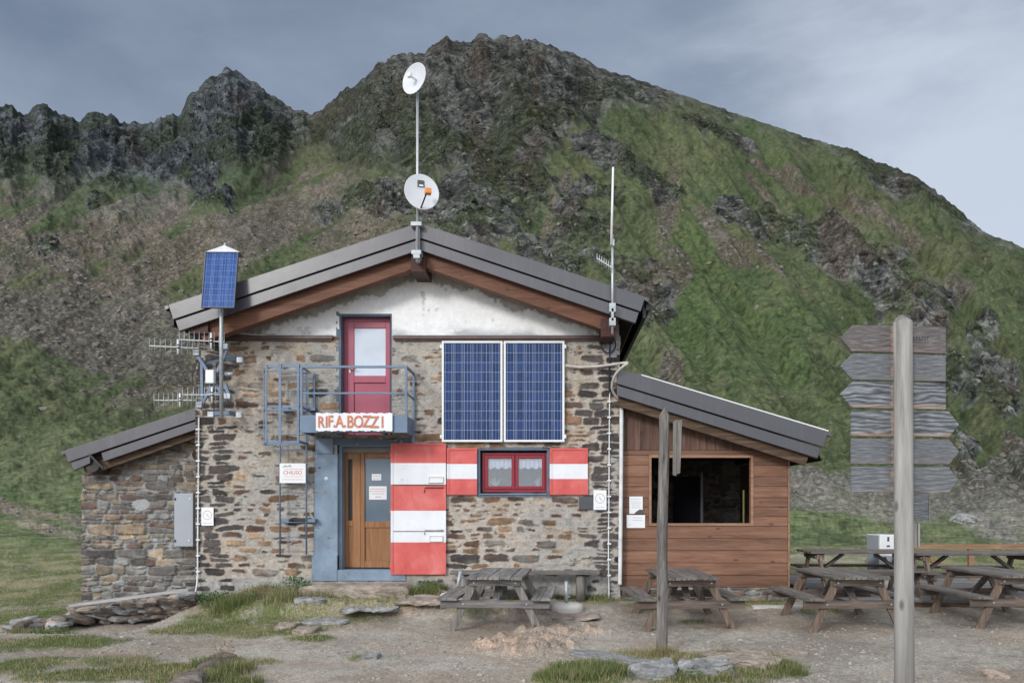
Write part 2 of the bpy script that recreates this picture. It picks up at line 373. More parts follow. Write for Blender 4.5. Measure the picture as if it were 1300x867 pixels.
for a in ((60, 816, 95, 9), (20, 822, 70, 8), (35, 846, 45, 13), (150, 858, 110, 12), (205, 850, 70, 9), (245, 862, 60, 14), (232, 795, 45, 8, .05), (310, 799, 42, 7, .05), (290, 784, 30, 8, .1),
          (370, 786, 60, 12, .1), (355, 770, 70, 9, .15), (440, 762, 50, 8, .2), (300, 768, 48, 10, .15), (525, 752, 34, 9, .25), (395, 812, 30, 3.5), (330, 842, 26, 4, 0, .6), (380, 800, 30, 3.0), (452, 835, 12, 3, 0, .7),
          (660, 752, 60, 6, .25), (760, 752, 55, 8, .22), (745, 856, 52, 18), (720, 864, 40, 14), (825, 834, 55, 7, 0, .8), (997, 854, 17, 11), (925, 833, 25, 4, 0, .6), (882, 790, 24, 2.5, 0, .7),
          (950, 762, 60, 5, .15), (1040, 783, 26, 3, 0, .7), (1180, 768, 80, 3.5, .1), (1270, 768, 60, 4, .1), (830, 770, 40, 3, .1, .6), (860, 850, 150, 20, 0, .85), (330, 775, 95, 20, .12, .9), (450, 772, 60, 9, .15, .7), (600, 772, 40, 4, .15, .5), (110, 838, 90, 8, 0, .6), (20, 770, 80, 16, 0), (60, 745, 70, 12, 0), (272, 850, 30, 22)):
    patch(*a)
GRASS_NEAR = np.array([list(g) for g in GRASS_NEAR])
def grass_near(x, y, wobble=True):
    n = fbm(x * 2.3, y * 2.3, o=5, seed=31, gain=.6) * .95 if wobble else 0
    m = np.zeros_like(x)
    for cx, cy, rx, ry, k in GRASS_NEAR:
        q = ((x - cx) / rx) ** 2 + ((y - cy) / ry) ** 2
        m = np.maximum(m, k * (1 - sst(.5, 1.35, q + n)))
    # meadow beyond the hut and the terrace
    m = np.maximum(m, sst(15.2, 17.5, y + 1.2 * n) * (1 - .5 * sst(.15, .5, fbm(x * .12, y * .35, o=3, seed=77))))
    m = np.maximum(m, sst(14.3, 13.2, 0 * y + 0) * 0)
    lf = sst(-7.7, -8.4, x) * sst(11.2, 12.4, y + n)
    m = np.maximum(m, lf * (1 - .8 * np.exp(-((y - 15.2 - .25 * (x + 10)) / .55) ** 2)))
    return np.clip(m, 0, 1)
def build_terrain():
    pxs = np.concatenate([np.arange(-420, -60, 6.0), np.arange(-60, 1361, 1.45), np.arange(1367, 1800, 7.0)])
    th = np.arctan((pxs - CX) / F)
    extra = np.linspace(th[-1], th[0] + 2 * math.pi, 72)[1:-1]
    th = np.concatenate([th, extra]); nfront = len(pxs)
    front = np.zeros(len(th)); front[:nfront] = 1
    px_c = np.concatenate([pxs, np.where(extra < math.pi, 1800 + (extra - th[nfront - 1]) * 900, -420 - (th[0] + 2 * math.pi - extra) * 900)])
    cosr = np.where(front > 0, np.cos(th), .75)
    sky = np.interp(px_c, SKY_PTS[:, 0], SKY_PTS[:, 1])
    jag = fbm(px_c / 9.0, px_c * 0 + 2.2, o=4, seed=3, gain=.6) ; jag2 = noise(px_c / 16.0, px_c * 0 + 7, seed=91); rocky = 1 - .75 * sst(690, 790, px_c) + .45 * np.exp(-((px_c - 1170) / 70) ** 2)
    jagt = (jag * 6.5 + np.maximum(jag2, 0) * 2.0 + 2.2 * noise(px_c / 4.0, px_c * 0 + 1.5, seed=17) - 1.0) * rocky * (1 - .6 * np.exp(-((px_c - 350) / 35) ** 2)) / F * cosr * front
    sky = np.where(front > 0, sky, 632 + 8 * noise(px_c / 300, px_c * 0, seed=8))  # unseen hills behind the camera, kept low so panes reflect bright sky
    tau_full = (CY - sky) / F * cosr
    kk = np.exp(-.5 * (np.arange(-110, 111) / 42.0) ** 2); kk /= kk.sum(); tau_s = tau_full.copy(); tau_s[:nfront] = np.convolve(np.pad(tau_full[:nfront], 110, mode='edge'), kk, 'valid'); dtau = tau_full - tau_s
    Rr = 900 - 300 * sst(360, 480, px_c) - 60 * sst(900, 1300, px_c)
    t0 = -.041
    r_a = np.concatenate([[.02], np.geomspace(.5, 6.5, 12)])
    r_b = 1.0 / np.linspace(1 / 6.7, 1 / 35.0, 190)
    s_c = np.linspace(0, 1, 470)[1:] ** .8
    rows_r, rows_z, rows_s = [], [], []
    for r in np.concatenate([r_a, r_b]):
        rr = np.full(len(th), r); x = rr * np.sin(th); y = rr * np.cos(th)
        z = ground_near(x, y); far = sst(22, 35, rr); z = z * (1 - far) + far * (CAMZ + 35 * t0)
        rows_r.append(rr); rows_z.append(z); rows_s.append(rr * 0)
    for s in s_c:
        rr = 35 * (Rr / 35) ** s; z = CAMZ + rr * (t0 + (tau_s - t0) * s ** 1.25 + jagt * float(sst(.90, 1.0, s)) + dtau * float(sst(.72, 1.0, s)))
        rows_r.append(rr); rows_z.append(z); rows_s.append(rr * 0 + s)
    for k, dn in ((1.02, .97), (1.06, .90), (1.13, .78), (1.22, .6), (1.34, .3)):
        rows_r.append(Rr * k); rows_z.append(rows_z[len(r_a) + len(r_b) + len(s_c) - 1] * dn); rows_s.append(Rr * 0 + 1.0)
    rr = np.array(rows_r); z = np.array(rows_z); S = np.array(rows_s)
    nr, nc = rr.shape
    T = np.broadcast_to(th, rr.shape); x = rr * np.sin(T); y = rr * np.cos(T)
    Cc = np.broadcast_to(cosr, rr.shape); PX = np.broadcast_to(px_c, rr.shape)
    PY = CY - (z - CAMZ) / rr / Cc * F
    # ---- where rock, scree and turf lie on the slopes
    wl = 1 - sst(430, 620, PX)                                            # the left flank runs down to the left
    def fold(n_, ang, la, lb, seed, o=4):
        c, s_ = math.cos(ang), math.sin(ang); a = PX * c + PY * s_; b = -PX * s_ + PY * c
        return fbm(a / la, b / lb, o=o, seed=seed)
    streak = lerp(fold(0, R(48), 120, 22, 41), fold(0, R(-27), 170, 24, 43), wl)
    fine = fbm(PX / 11, PY / 4.5, o=4, seed=50, gain=.6)
    med = fbm(PX / 38, PY / 30, o=5, seed=52, gain=.55)
    strata = lerp(fold(0, R(28), 30, 4.5, 61, 4), fold(0, R(-12), 26, 5, 63, 4), wl * .6)
    bound = np.interp(PX, [-300, 0, 60, 120, 200, 260, 300, 345, 390, 430, 500, 560, 620, 680, 720, 780, 860, 950, 1040, 1100, 1180, 1260, 1400],
                      [245, 212, 222, 232, 240, 210, 215, 222, 190, 205, 222, 235, 240, 240, 185, 150, 142, 155, 186, 206, 262, 312, 350])
    rock = sst(-22, 30, bound - PY + 55 * med + 26 * streak)
    def blob(cx, cy, rx, ry, ang=0, k=1.0, n=.8):
        a = R(ang); dx, dy = PX - cx, PY - cy; u = (dx * math.cos(a) + dy * math.sin(a)) / rx; v = (-dx * math.sin(a) + dy * math.cos(a)) / ry
        return k * (1 - sst(.55, 1.15, u * u + v * v + n * med + .5 * fine))
    for b in ((1000, 285, 60, 24, 14), (1060, 305, 75, 30, 18), (1110, 322, 60, 28, 15), (935, 270, 32, 16, 20), (1150, 372, 40, 30, 30), (1185, 385, 30, 40, 0), (1235, 470, 55, 30, 12), (1265, 500, 35, 22, 10), (1225, 560, 22, 22, 0), (1245, 420, 24, 18, 0),
              (815, 390, 42, 40, 0), (800, 345, 40, 20, 30), (740, 285, 45, 30, 20), (700, 320, 60, 26, 20), (830, 235, 55, 16, 22), (775, 205, 50, 18, 30), (760, 250, 40, 14, 10), (655, 360, 50, 22, 20), (590, 290, 60, 30, 0), (560, 330, 50, 18, 0),
              (480, 250, 50, 26, 0), (430, 265, 40, 14, -20), (267, 256, 30, 20, 0), (60, 318, 16, 12, 0), (125, 262, 18, 14, 0), (235, 205, 60, 30, 0), (1200, 262, 60, 16, 38), (1120, 225, 50, 12, 25), (900, 170, 50, 12, 20), (935, 180, 30, 9, 20), (640, 250, 80, 40, 0)):
        rock = np.maximum(rock, blob(*b))
    rock = np.clip(rock, 0, 1) * (S > 0)
    scree = wl * sst(.47, .62, .5 + .85 * streak + .35 * med + .16 * np.exp(-((PY - 320) / 70) ** 2)) * sst(560, 470, PY)
    for b in ((900, 285, 12, 34, -30), (925, 310, 38, 14, 35), (985, 345, 46, 11, 52), (975, 250, 44, 9, 48), (1010, 225, 60, 9, 25), (1050, 250, 70, 10, 30), (855, 350, 24, 40, 15), (850, 260, 14, 60, 10), (720, 300, 26, 12, -40), (705, 260, 12, 40, 25), (690, 340, 36, 26, 40), (440, 290, 60, 14, -30), (470, 260, 44, 12, -30),
              (330, 290, 90, 26, -28), (360, 200, 40, 16, -50), (1120, 270, 60, 9, 30), (1200, 352, 46, 8, 30), (1180, 250, 40, 8, 38), (1150, 560, 0.1, .1, 0), (815, 505, 50, 14, -20), (850, 470, 22, 26, 0),
              (1105, 630, 130, 34, 3, 1.3, .35), (1025, 615, 60, 26, 0, 1.2, .35), (1265, 640, 90, 44, 25, 1.3, .4), (1285, 590, 30, 40, 0, 1.2), (110, 440, 170, 30, 12, 1, .8), (200, 470, 60, 18, 20, 1, .8), (60, 400, 120, 30, 10, 1, .9), (180, 400, 80, 40, 20, 1, .8), (40, 648, 80, 8, 14, 1.3, .3), (60, 672, 60, 7, 14, 1, .5)):
        scree = np.maximum(scree, blob(*b))
    scree = np.clip(scree, 0, 1) * sst(30, 38, rr)
    scree = np.where(PX < 420, scree * (1 - .9 * np.clip(blob(70, 530, 150, 48, 22, 1, .3) + blob(60, 605, 120, 24, 12, 1, .3) + blob(40, 455, 90, 18, 20, 1, .4) + blob(130, 560, 150, 42, 24, 1, .2), 0, 1)), scree)
    pth = np.exp(-((PY - (634 + (PX + 20) * .27)) / 4.2) ** 2) * sst(150, 110, PX); scree = np.maximum(scree, np.clip(1.25 * pth, 0, 1) * sst(30, 36, rr))
    # ---- relief
    h = z - 1.75
    big = 1 - np.abs(lerp(fold(0, R(52), 300, 46, 71), fold(0, R(-35), 300, 50, 73), wl))       # ribs and gullies
    amp = sst(.02, .4, S) * (1 - sst(.93, 1, S))
    sc = rr / 600.0
    crag = fbm((.8 * x + .35 * y) / 30, (y - .5 * x) / 70, (z + .3 * x) / 22, o=5, seed=80, gain=.6, ridged=True)
    crag2 = fbm(PX / 20 + PY / 14, PY / 6 - PX / 30, o=4, seed=84, gain=.6)
    crag3 = fbm((PX + PY * .55) / 9, (PY - PX * .42) / 2.4, o=2, seed=88, gain=.6)
    dz = amp * (big - .8) * (30 - 20 * wl) * sc + amp * med * 5 * sc
    edge = (1 - .72 * sst(.955, 1, S))
    D = rock * edge * (crag * 8.5 + crag2 * 5.5 + crag3 * 2) * sc * sst(.05, .3, S) + amp * (fine * 1.3 + crag2 * 2.4) * sc
    x, y = x - D * .85 * np.sin(T), y - D * .85 * np.cos(T); dz = dz + D * .45
    # near ground
    near = 1 - sst(28, 38, rr)
    g = grass_near(x, y)
    gn = fbm(x * 1.7, y * 1.7, o=5, seed=95, gain=.5); gf = fbm(x * 9, y * 9, o=3, seed=97)
    bed = (1 - sst(.5, 1.2, ((x - X(672, 9.6)) / .75) ** 2 + ((y - 9.75) / .55) ** 2 + .6 * gn)) + .8 * (1 - sst(.5, 1.2, ((x - X(715, 10.7)) / .7) ** 2 + ((y - 10.9) / .28) ** 2 + .7 * gn)) + .6 * (1 - sst(.5, 1.2, ((x - X(440, 11.7)) / 1.5) ** 2 + ((y - 12.25) / .4) ** 2 + .9 * gn))
    bed = bed + .55 * sst(.1, .35, gn) * sst(-5, -4, x) * (1 - sst(2, 3, x)) * sst(11.6, 12.2, y)
    bed = np.clip(bed, 0, 1) * near
    dz = dz + near * (rr > .6) * (gn * .035 + gf * .006 + g * .02 + bed * (.03 + .15 * np.abs(fbm(x * 3.2, y * 5.5, o=4, seed=99, ridged=True)))) * (1 - .0 * S)
    mid = sst(20, 45, rr) * (1 - sst(.35, .6, S)); dz = dz + mid * (fbm(x / 11, y / 11, o=3, seed=101) * .7 + fbm(x / 2.2, y / 2.2, o=2, seed=103) * .09)
    # grassy knolls down on the left
    crest = 478 + PX * .46; qd = PY - crest; dz = dz + 1.9 * sst(280, 190, PX) * np.where(qd > 14, np.exp(-((qd - 14) / 58) ** 2), np.exp(-((qd - 14) / 12) ** 2)) * sst(690, 640, PY)
    dz = dz + .0 * np.exp(-((PX - 20) / 130) ** 2 - ((PY - 500) / 30) ** 2)
    z = z + dz
    # ---- colour of what lies there (albedo, plus a haze tint at far left)
    def C(*c): return np.array(c)[None, None, :]
    one = np.ones_like(S)[..., None]
    gvar = sst(-.45, .5, med * .8 + streak * .5 + .3 * fine)
    grass = cl(C(.042, .056, .025) * one, C(.074, .085, .042) * one, gvar)
    olive = sst(-.1, .5, fbm(PX / 60, PY / 40, o=3, seed=111)); grass = cl(grass, C(.092, .088, .048) * one, olive * .42)
    bright = np.clip(blob(700, 330, 20, 110, -8) + blob(940, 420, 110, 90, 20) * .8 + blob(870, 350, 30, 120, 10) * .7 + blob(100, 700, 220, 90) * .3, 0, 1); grass = cl(grass, C(.048, .080, .025) * one, np.clip(bright + .5 * sst(.05, .4, streak) * sst(500, 700, PX), 0, 1) * .55)
    tus = sst(.25, .55, fbm(PX / 6.5, PY / 4.0, o=2, seed=117)); grass = grass * (1 - .42 * tus * (1 - scree))[..., None] * (1 + .30 * noise(PX / 2.6, PY / 1.7, seed=119))[..., None]
    scv = fbm(PX / 3.4, PY / 2.6, o=3, seed=121, gain=.7)
    scr = cl(C(.075, .064, .053) * one, C(.165, .143, .120) * one, sst(-.45, .55, scv + .5 * med))
    warmsc = sst(-.1, .3, fbm(PX / 80, PY / 60, o=3, seed=123)); scr = cl(scr, scr * C(1.06, .97, .90), warmsc * .7)
    grey = np.clip(blob(1105, 630, 160, 50) + blob(1265, 630, 100, 60) + blob(120, 430, 220, 60) * .7, 0, 1); scr = cl(scr, scr.mean(-1, keepdims=True) * C(1.12, 1.05, .95), grey * .7)
    crk = sst(.10, .0, np.abs(fbm(PX / 13 + PY / 30, PY / 5 - PX / 22, o=3, seed=129))) * .32
    rv = sst(-.42, .42, strata * .9 + crag3 * .5 + .4 * fine)
    rk = cl(C(.050, .052, .049) * one, C(.150, .152, .140) * one, rv ** 1.3)
    rk = cl(rk, C(.105, .082, .066) * one, .6 * sst(.15, .45, fbm(PX / 34, PY / 45, o=4, seed=127)))
    rk = cl(rk, C(.056, .068, .034) * one, .75 * sst(-.10, .25, med - .2 * strata + .1) * sst(40, 200, PY))
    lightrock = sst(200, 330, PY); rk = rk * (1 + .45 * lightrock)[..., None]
    rk = rk * (1 - crk)[..., None]
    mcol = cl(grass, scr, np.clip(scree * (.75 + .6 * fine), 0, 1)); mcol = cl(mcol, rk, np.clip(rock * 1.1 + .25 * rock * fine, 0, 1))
    haze_left = sst(420, 300, PX) * sst(330, 200, PY); mcol = cl(mcol, mcol * C(.86, .93, 1.08), haze_left); mcol = mcol * (1.22 + .75 * (1 - sst(.02, .38, S)))[..., None]  # bluish haze painted into the colour of the far left ridge
    gr = cl(C(.285, .25, .21) * one, C(.445, .405, .35) * one, sst(-.5, .5, fbm(x * 1.1, y * 1.1, o=5, seed=131) + .5 * fbm(x * 14, y * 14, o=2, seed=133)))
    gr = cl(gr, C(.36, .27, .20) * one, .45 * sst(.0, .4, fbm(x * .7, y * 1.6, o=3, seed=135)))
    bedc = cl(C(.28, .23, .19) * one, C(.50, .36, .27) * one, sst(-.3, .4, fbm(x * 4, y * 6, o=4, seed=137)))
    ncol = cl(gr, bedc, bed * .85)
    gc = cl(C(.12, .145, .055) * one, C(.28, .255, .14) * one, sst(-.3, .4, fbm(x * 1.6, y * 1.6, o=4, seed=139)))
    gc = cl(gc, gr, .5 * sst(.1, .4, gf + .2 * gn)[...])
    ncol = cl(ncol, gc, g)
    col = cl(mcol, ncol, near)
    V = np.stack([x, y, z], -1).reshape(-1, 3)
    idx = np.arange(nr * nc).reshape(nr, nc); nx = np.roll(idx, -1, 1)
    Fq = np.stack([idx[:-1], nx[:-1], nx[1:], idx[1:]], -1).reshape(-1, 4)[:, ::-1]
    t = NT('alpine_ground'); a = t.n('Attribute'); a.attribute_name = 'Col'; a2 = t.n('Attribute'); a2.attribute_name = 'near'
    v = t.coords(); nf = t.noise(v, 34, 6, .75); nm = t.noise(v, .9, 9, .72)
    vo = t.n('TexVoronoi', {'Vector': v, 'Scale': 62.0}); peb = t.n('SeparateColor', {0: vo.outputs['Color']})
    farc = t.mix(a.outputs['Color'], t.ramp(nm, [(.32, .62), (.68, 1.40)]), 1.0, 'MULTIPLY')
    nearc = t.mix(a.outputs['Color'], t.ramp(nf, [(.3, .72), (.7, 1.28)]), 1.0, 'MULTIPLY')
    nearc = t.mix(nearc, t.ramp(peb.outputs[0], [(0, .72), (.8, 1.1), (1, 1.5)]), .8, 'MULTIPLY')
    af = t.n('Attribute'); af.attribute_name = 'far'; ar = t.n('Attribute'); ar.attribute_name = 'rock'; asr = t.n('Attribute'); asr.attribute_name = 'scree'
    wn = t.n('TexNoise', {'Vector': v, 'Scale': .12, 'Detail': 5.0}); wv = t.n('VectorMath', {0: wn.outputs['Color']}, operation='SCALE'); wv.inputs['Scale'].default_value = 9.0
    va = t.n('VectorMath', {0: v, 1: wv.outputs[0]}, operation='ADD'); vm = t.n('Mapping', {'Vector': va.outputs[0], 'Rotation': (R(24), R(28), 0), 'Scale': (.8, .45, 2.4)})
    vr1 = t.n('TexVoronoi', {'Vector': vm.outputs[0], 'Scale': .13}); vr2 = t.n('TexVoronoi', {'Vector': vm.outputs[0], 'Scale': .42}); vs1 = t.n('TexVoronoi', {'Vector': v, 'Scale': 1.7}); vs2 = t.n('TexVoronoi', {'Vector': v, 'Scale': .45})
    sc_ = lambda n_: t.n('SeparateColor', {0: n_.outputs['Color']}).outputs[0]
    rf = t.mix(t.ramp(sc_(vr1), [(0, .72), (1, 1.28)]), t.ramp(sc_(vr2), [(0, .62), (.6, 1.0), (1, 1.42)]), 1.0, 'MULTIPLY')
    sf = t.mix(t.ramp(sc_(vs1), [(0, .55), (.7, 1.05), (1, 1.7)]), t.ramp(sc_(vs2), [(0, .88), (.8, 1.03), (1, 1.25)]), 1.0, 'MULTIPLY')
    vs3 = t.n('TexVoronoi', {'Vector': v, 'Scale': 6.5}); sfn = t.ramp(sc_(vs3), [(0, .68), (.7, 1.05), (1, 1.5)]); sf = t.mix(sfn, sf, t.ramp(af.outputs['Fac'], [(0.0, 0.0), (.6, 1.0)]))
    vg = t.n('TexVoronoi', {'Vector': v, 'Scale': .55}); vg2 = t.n('TexVoronoi', {'Vector': v, 'Scale': 2.4}); gf_ = t.mix(t.ramp(sc_(vg2), [(0, .62), (.35, 1.0), (1, 1.18)]), t.ramp(sc_(vg), [(0, .68), (.3, .98), (1, 1.15)]), af.outputs['Fac'])
    farc = t.mix(farc, gf_, t.math('SUBTRACT', .9, t.math('MAXIMUM', ar.outputs['Fac'], asr.outputs['Fac']), True), 'MULTIPLY')
    farc = t.mix(farc, t.mix(farc, rf, 1.0, 'MULTIPLY'), ar.outputs['Fac']); farc = t.mix(farc, t.mix(farc, sf, 1.0, 'MULTIPLY'), asr.outputs['Fac'])
    c = t.mix(farc, nearc, a2.outputs['Fac'])
    b1 = t.n('Bump', {'Height': nf, 'Strength': t.math('MULTIPLY', a2.outputs['Fac'], .9), 'Distance': .02})
    b2 = t.n('Bump', {'Height': nm, 'Strength': t.math('MULTIPLY', t.math('SUBTRACT', 1.0, a2.outputs['Fac']), t.math('MULTIPLY', t.math('ADD', .12, t.math('MULTIPLY', af.outputs['Fac'], .6)), t.math('ADD', .3, t.math('MULTIPLY', t.math('MAXIMUM', ar.outputs['Fac'], asr.outputs['Fac']), .8)))), 'Distance': 1.3, 'Normal': b1.outputs[0]})
    nl = t.noise(v, .16, 8, .7, .3); b3 = t.n('Bump', {'Height': nl, 'Strength': t.math('MULTIPLY', t.math('MULTIPLY', af.outputs['Fac'], .5), t.math('ADD', .35, ar.outputs['Fac'])), 'Distance': 6.0, 'Normal': b2.outputs[0]}); b4 = t.n('Bump', {'Height': t.math('ADD', t.math('MULTIPLY', vr1.outputs['Distance'], 3.0), vr2.outputs['Distance']), 'Strength': t.math('MULTIPLY', ar.outputs['Fac'], 1.0), 'Distance': 2.4, 'Normal': b3.outputs[0]}, invert=True); t.L(b4.outputs[0], t.b.inputs['Normal']); t.fin(c, .95, 0, .12)
    o = np_mesh('ground', V, Fq, t.m, attrs={'Col': col.reshape(-1, 3), 'near': near.reshape(-1), 'rock': (rock * (1 - near)).reshape(-1), 'far': sst(.10, .45, S).reshape(-1), 'scree': (np.clip(scree, 0, 1) * (1 - rock) * (1 - near)).reshape(-1)})
    o['kind'] = 'structure'
    return dict(V=V.reshape(nr, nc, 3), PX=PX, PY=PY, scree=scree, rock=rock, S=S, col=col, near=near)
TER = build_terrain()
# projection table of the real (displaced) sheet: lets things be set down on it
def on_ground(x, y):
    """height of the built sheet at x, y (near the hut)"""
    V = TER['V']; r = math.hypot(x, y); i = int(np.argmin(np.abs(np.hypot(V[:230, 480, 0], V[:230, 480, 1]) - r)))
    row = V[i]; j = int(np.argmin((row[:, 0] - x) ** 2 + (row[:, 1] - y) ** 2)); return float(row[j, 2])
# ================================================================ walls of rubble stone: stones and mortar are real relief in the wall's mesh
PAL_MAIN = [((.17, .095, .055), 3), ((.26, .155, .085), 3), ((.105, .065, .05), 3), ((.065, .055, .052), 2.2), ((.30, .20, .115), 1.5), ((.19, .175, .155), 2.5), ((.14, .07, .05), 1.5)]
PAL_ANNEX = [((.20, .185, .165), 4), ((.145, .135, .125), 3), ((.26, .20, .13), 2.5), ((.20, .125, .085), 2), ((.13, .08, .065), 1.6), ((.26, .275, .27), 2), ((.36, .27, .17), 1), ((.085, .075, .07), 1.5)]
def stone_wall(name, x0, x1, z0, z1, y, top, holes, style, parent, seed=1, res=.0125, axis=0):
    rng = np.random.RandomState(seed)
    nx, nz = int((x1 - x0) / res) + 1, int((z1 - z0) / res) + 1
    xs, zs = np.linspace(x0, x1, nx), np.linspace(z0, z1, nz); Xg, Zg = np.meshgrid(xs, zs)
    main = style == 'main'
    wx = Xg + .035 * fbm(Xg * 3, Zg * 3, o=3, seed=seed) + .008 * noise(Xg * 22, Zg * 22, seed=seed + 1)
    wz = Zg + .040 * fbm(Xg * 1.3, Zg * 1.6, o=3, seed=seed + 2) + .010 * noise(Xg * 12, Zg * 14, seed=seed + 3)
    e = np.full(Xg.shape, -1.0); colr = np.zeros(Xg.shape + (3,)); hh = np.zeros(Xg.shape); expo = np.zeros(Xg.shape)
    pal = PAL_MAIN if main else PAL_ANNEX; pc = np.array([p[0] for p in pal]); pw = np.array([p[1] for p in pal], float); pw /= pw.sum()
    z = z0 - .1
    while z < z1 + .1:
        h = rng.uniform(.058, .16) if main else rng.uniform(.06, .19)
        rowm = (wz >= z) & (wz < z + h)
        if rowm.any():
            x = x0 - .3 + rng.uniform(0, .2)
            while x < x1 + .1:
                w = h * rng.uniform(1.4, 4.6) if main else h * rng.uniform(1.0, 4.2)
                w = max(.09, min(w, .55)); quoin = main and (x < x0 + .32 or x + w > x1 - .34)
                if quoin and rng.rand() < .8: w = rng.uniform(.28, .46)
                subs = [(z, h)]
                if rng.rand() < (.25 if main else .38) and h > .1:
                    q = rng.uniform(.35, .65); subs = [(z, h * q), (z + h * q, h * (1 - q))]
                for sz, sh in subs:
                    mk = (wx >= x) & (wx < x + w) & (wz >= sz) & (wz < sz + sh)
                    if not mk.any(): continue
                    u = wx[mk] - (x + w / 2); v = wz[mk] - (sz + sh / 2); v = v + u * rng.normal(0, .04)
                    ang = rng.normal(0, .12)
                    hw, hhh = w / 2, sh / 2
                    p = rng.uniform(3.0, 6.0) if main else rng.uniform(4.0, 9.0)
                    skew = 1 + rng.uniform(-.45, .45) * u / hw
                    q = (np.abs(u / hw) ** p + np.abs(v / hhh * skew) ** p) ** (1 / p)
                    ee = (1 - q) * min(hw, hhh)
                    e[mk] = ee
                    k = rng.choice(len(pc), p=pw); c = pc[k] * rng.uniform(.75, 1.3)
                    if quoin: c = np.array((.062, .055, .055)) * rng.uniform(.7, 1.6)
                    nn = noise(wx[mk] * 6 + k, wz[mk] * 26, seed=seed + 9); n2 = noise(wx[mk] * 30, wz[mk] * 30, seed=seed + 10)
                    c2 = pc[rng.choice(len(pc), p=pw)]; mixk = np.clip(.5 + 1.1 * noise(wx[mk] * 7, wz[mk] * 9, seed=seed + 12) - .35, 0, 1)[:, None] * (.2 if quoin else .75)
                    colr[mk] = (c[None] * (1 - mixk) + c2[None] * mixk) * (1 + .28 * nn + .18 * n2)[:, None]
                    hh[mk] = rng.uniform(-.004, .010) + u * rng.normal(0, .03) + v * rng.normal(0, .07)
                    expo[mk] = (.95 if quoin else rng.uniform(-.15, 1.0)) if main else rng.uniform(.7, 1)
                x += w
        z += h
    n8 = fbm(Xg * 9, Zg * 9, o=4, seed=seed + 20, gain=.6); nf = fbm(Xg * 28, Zg * 34, o=3, seed=seed + 21, gain=.6); nl = fbm(Xg * .7, Zg * .8, o=3, seed=seed + 22)
    if main:
        cover = .40 + .50 * nl
        cover = cover + .55 * np.exp(-((Xg - X(640)) / .9) ** 2 - ((Zg - Z(650)) / .22) ** 2)        # rendered strip under the window
        cover = cover + .8 * np.exp(-((Xg - X(475)) / .48) ** 4) * sst(Z(560), Z(545), Zg)            # around the upper door
        cover = cover + .9 * sst(Z(722), Z(737), Zg) + .25 * sst(X(500), X(560), Xg) * sst(Z(600), Z(440), Zg)
        cover = cover - .22 * np.exp(-((Xg - X(345)) / .6) ** 2) * sst(Z(570), Z(610), Zg)
        g = .004 + .030 * np.clip(1.25 - expo + .9 * cover - .55, 0, 2.2) + .008 * nf + .012 * n8
        vis = expo - cover * .75 > -.05
        m = sst(-.004, .006, e - g) * vis
        base = np.array((.43, .385, .335)); grey = np.array((.34, .33, .31)); tan = np.array((.38, .31, .235))
        mc = cl(np.broadcast_to(base, colr.shape), np.broadcast_to(grey, colr.shape), sst(-.2, .5, nl + .4 * n8)); mc = cl(mc, np.broadcast_to(tan, colr.shape), .7 * sst(.0, .5, fbm(Xg * 2.1, Zg * 2.4, o=4, seed=seed + 30)))
        ghost = sst(.0, .012, e - .35 * g) * (1 - m) * .38; mc = cl(mc, colr * 1.1 + .04, ghost * sst(-.3, .3, n8))
        line = sst(.10, .0, np.abs(fbm(Xg * 2.6, Zg * 15, o=4, seed=seed + 33))) * sst(-.1, .4, fbm(Xg * 2, Zg * 3, o=2, seed=seed + 34)); mc = mc * (1 - .42 * line)[..., None]
        hole = sst(.42, .6, fbm(Xg * 7, Zg * 18, o=3, seed=seed + 35, gain=.6)); mc = mc * (1 - .6 * hole)[..., None]
        ck = sst(Z(727), Z(738), Zg); mc = cl(mc, np.broadcast_to(np.array((.33, .32, .30)), colr.shape) * (1 + .3 * n8)[..., None], ck)
        mc = cl(mc, np.broadcast_to(np.array((.36, .23, .15)), colr.shape), .5 * np.exp(-((Xg - X(650)) / .8) ** 2 - ((Zg - Z(640)) / .12) ** 2) * sst(-.1, .3, fbm(Xg * 9, Zg * 2, o=3, seed=41)))
        mcol = mc * (1 + .14 * nf + .12 * n8)[..., None]
        hgt = m * (.024 + hh * 1.3 + .007 * n8 + .003 * nf) + (1 - m) * (.010 + .010 * n8 + .005 * nf - .010 * hole - .008 * line + .012 * cover)
    else:
        g = .004 + .005 * (1 - expo) + .006 * nf + .006 * n8
        m = sst(-.003, .005, e - g)
        mcol = np.array((.29, .29, .285))[None, None] * (1 + .2 * n8 + .18 * nf)[..., None]
        hgt = m * (.040 + hh * 1.8 + .007 * n8 + .004 * nf) + .002 * nf
        for (bx, bz, br, bc) in ((180, 641, .16, (.33, .35, .35)), (150, 735, .0, (.2, .1, .08)), (62, 0, 0, 0)):
            if br:
                q = np.hypot((Xg - X(bx, y)) / br, (Zg - Z(bz, y)) / (br * .62)) + .12 * n8 + .06 * np.cos(3 * np.arctan2(Zg - Z(bz, y), Xg - X(bx, y)) + 1)
                a = sst(1.02, .96, q); m = np.where(q < 1.1, a, m); colr = np.where((q < 1.05)[..., None], np.array(bc)[None, None] * (1 + .12 * n8 + .1 * nf)[..., None], colr); hgt = np.where(q < 1.1, a * .03 + .003 * n8, hgt)
    lum = colr.mean(-1, keepdims=True); colr = lum + (colr - lum) * (.84 if main else .78)
    col = np.clip(cl(mcol, colr, m), .01, .8)
    tz = np.interp(xs, [t[0] for t in top], [t[1] for t in top])
    cz = .5 * (Zg[:-1, :-1] + Zg[1:, 1:]); cx = .5 * (Xg[:-1, :-1] + Xg[1:, 1:]); ok = cz < np.interp(cx, xs, tz)
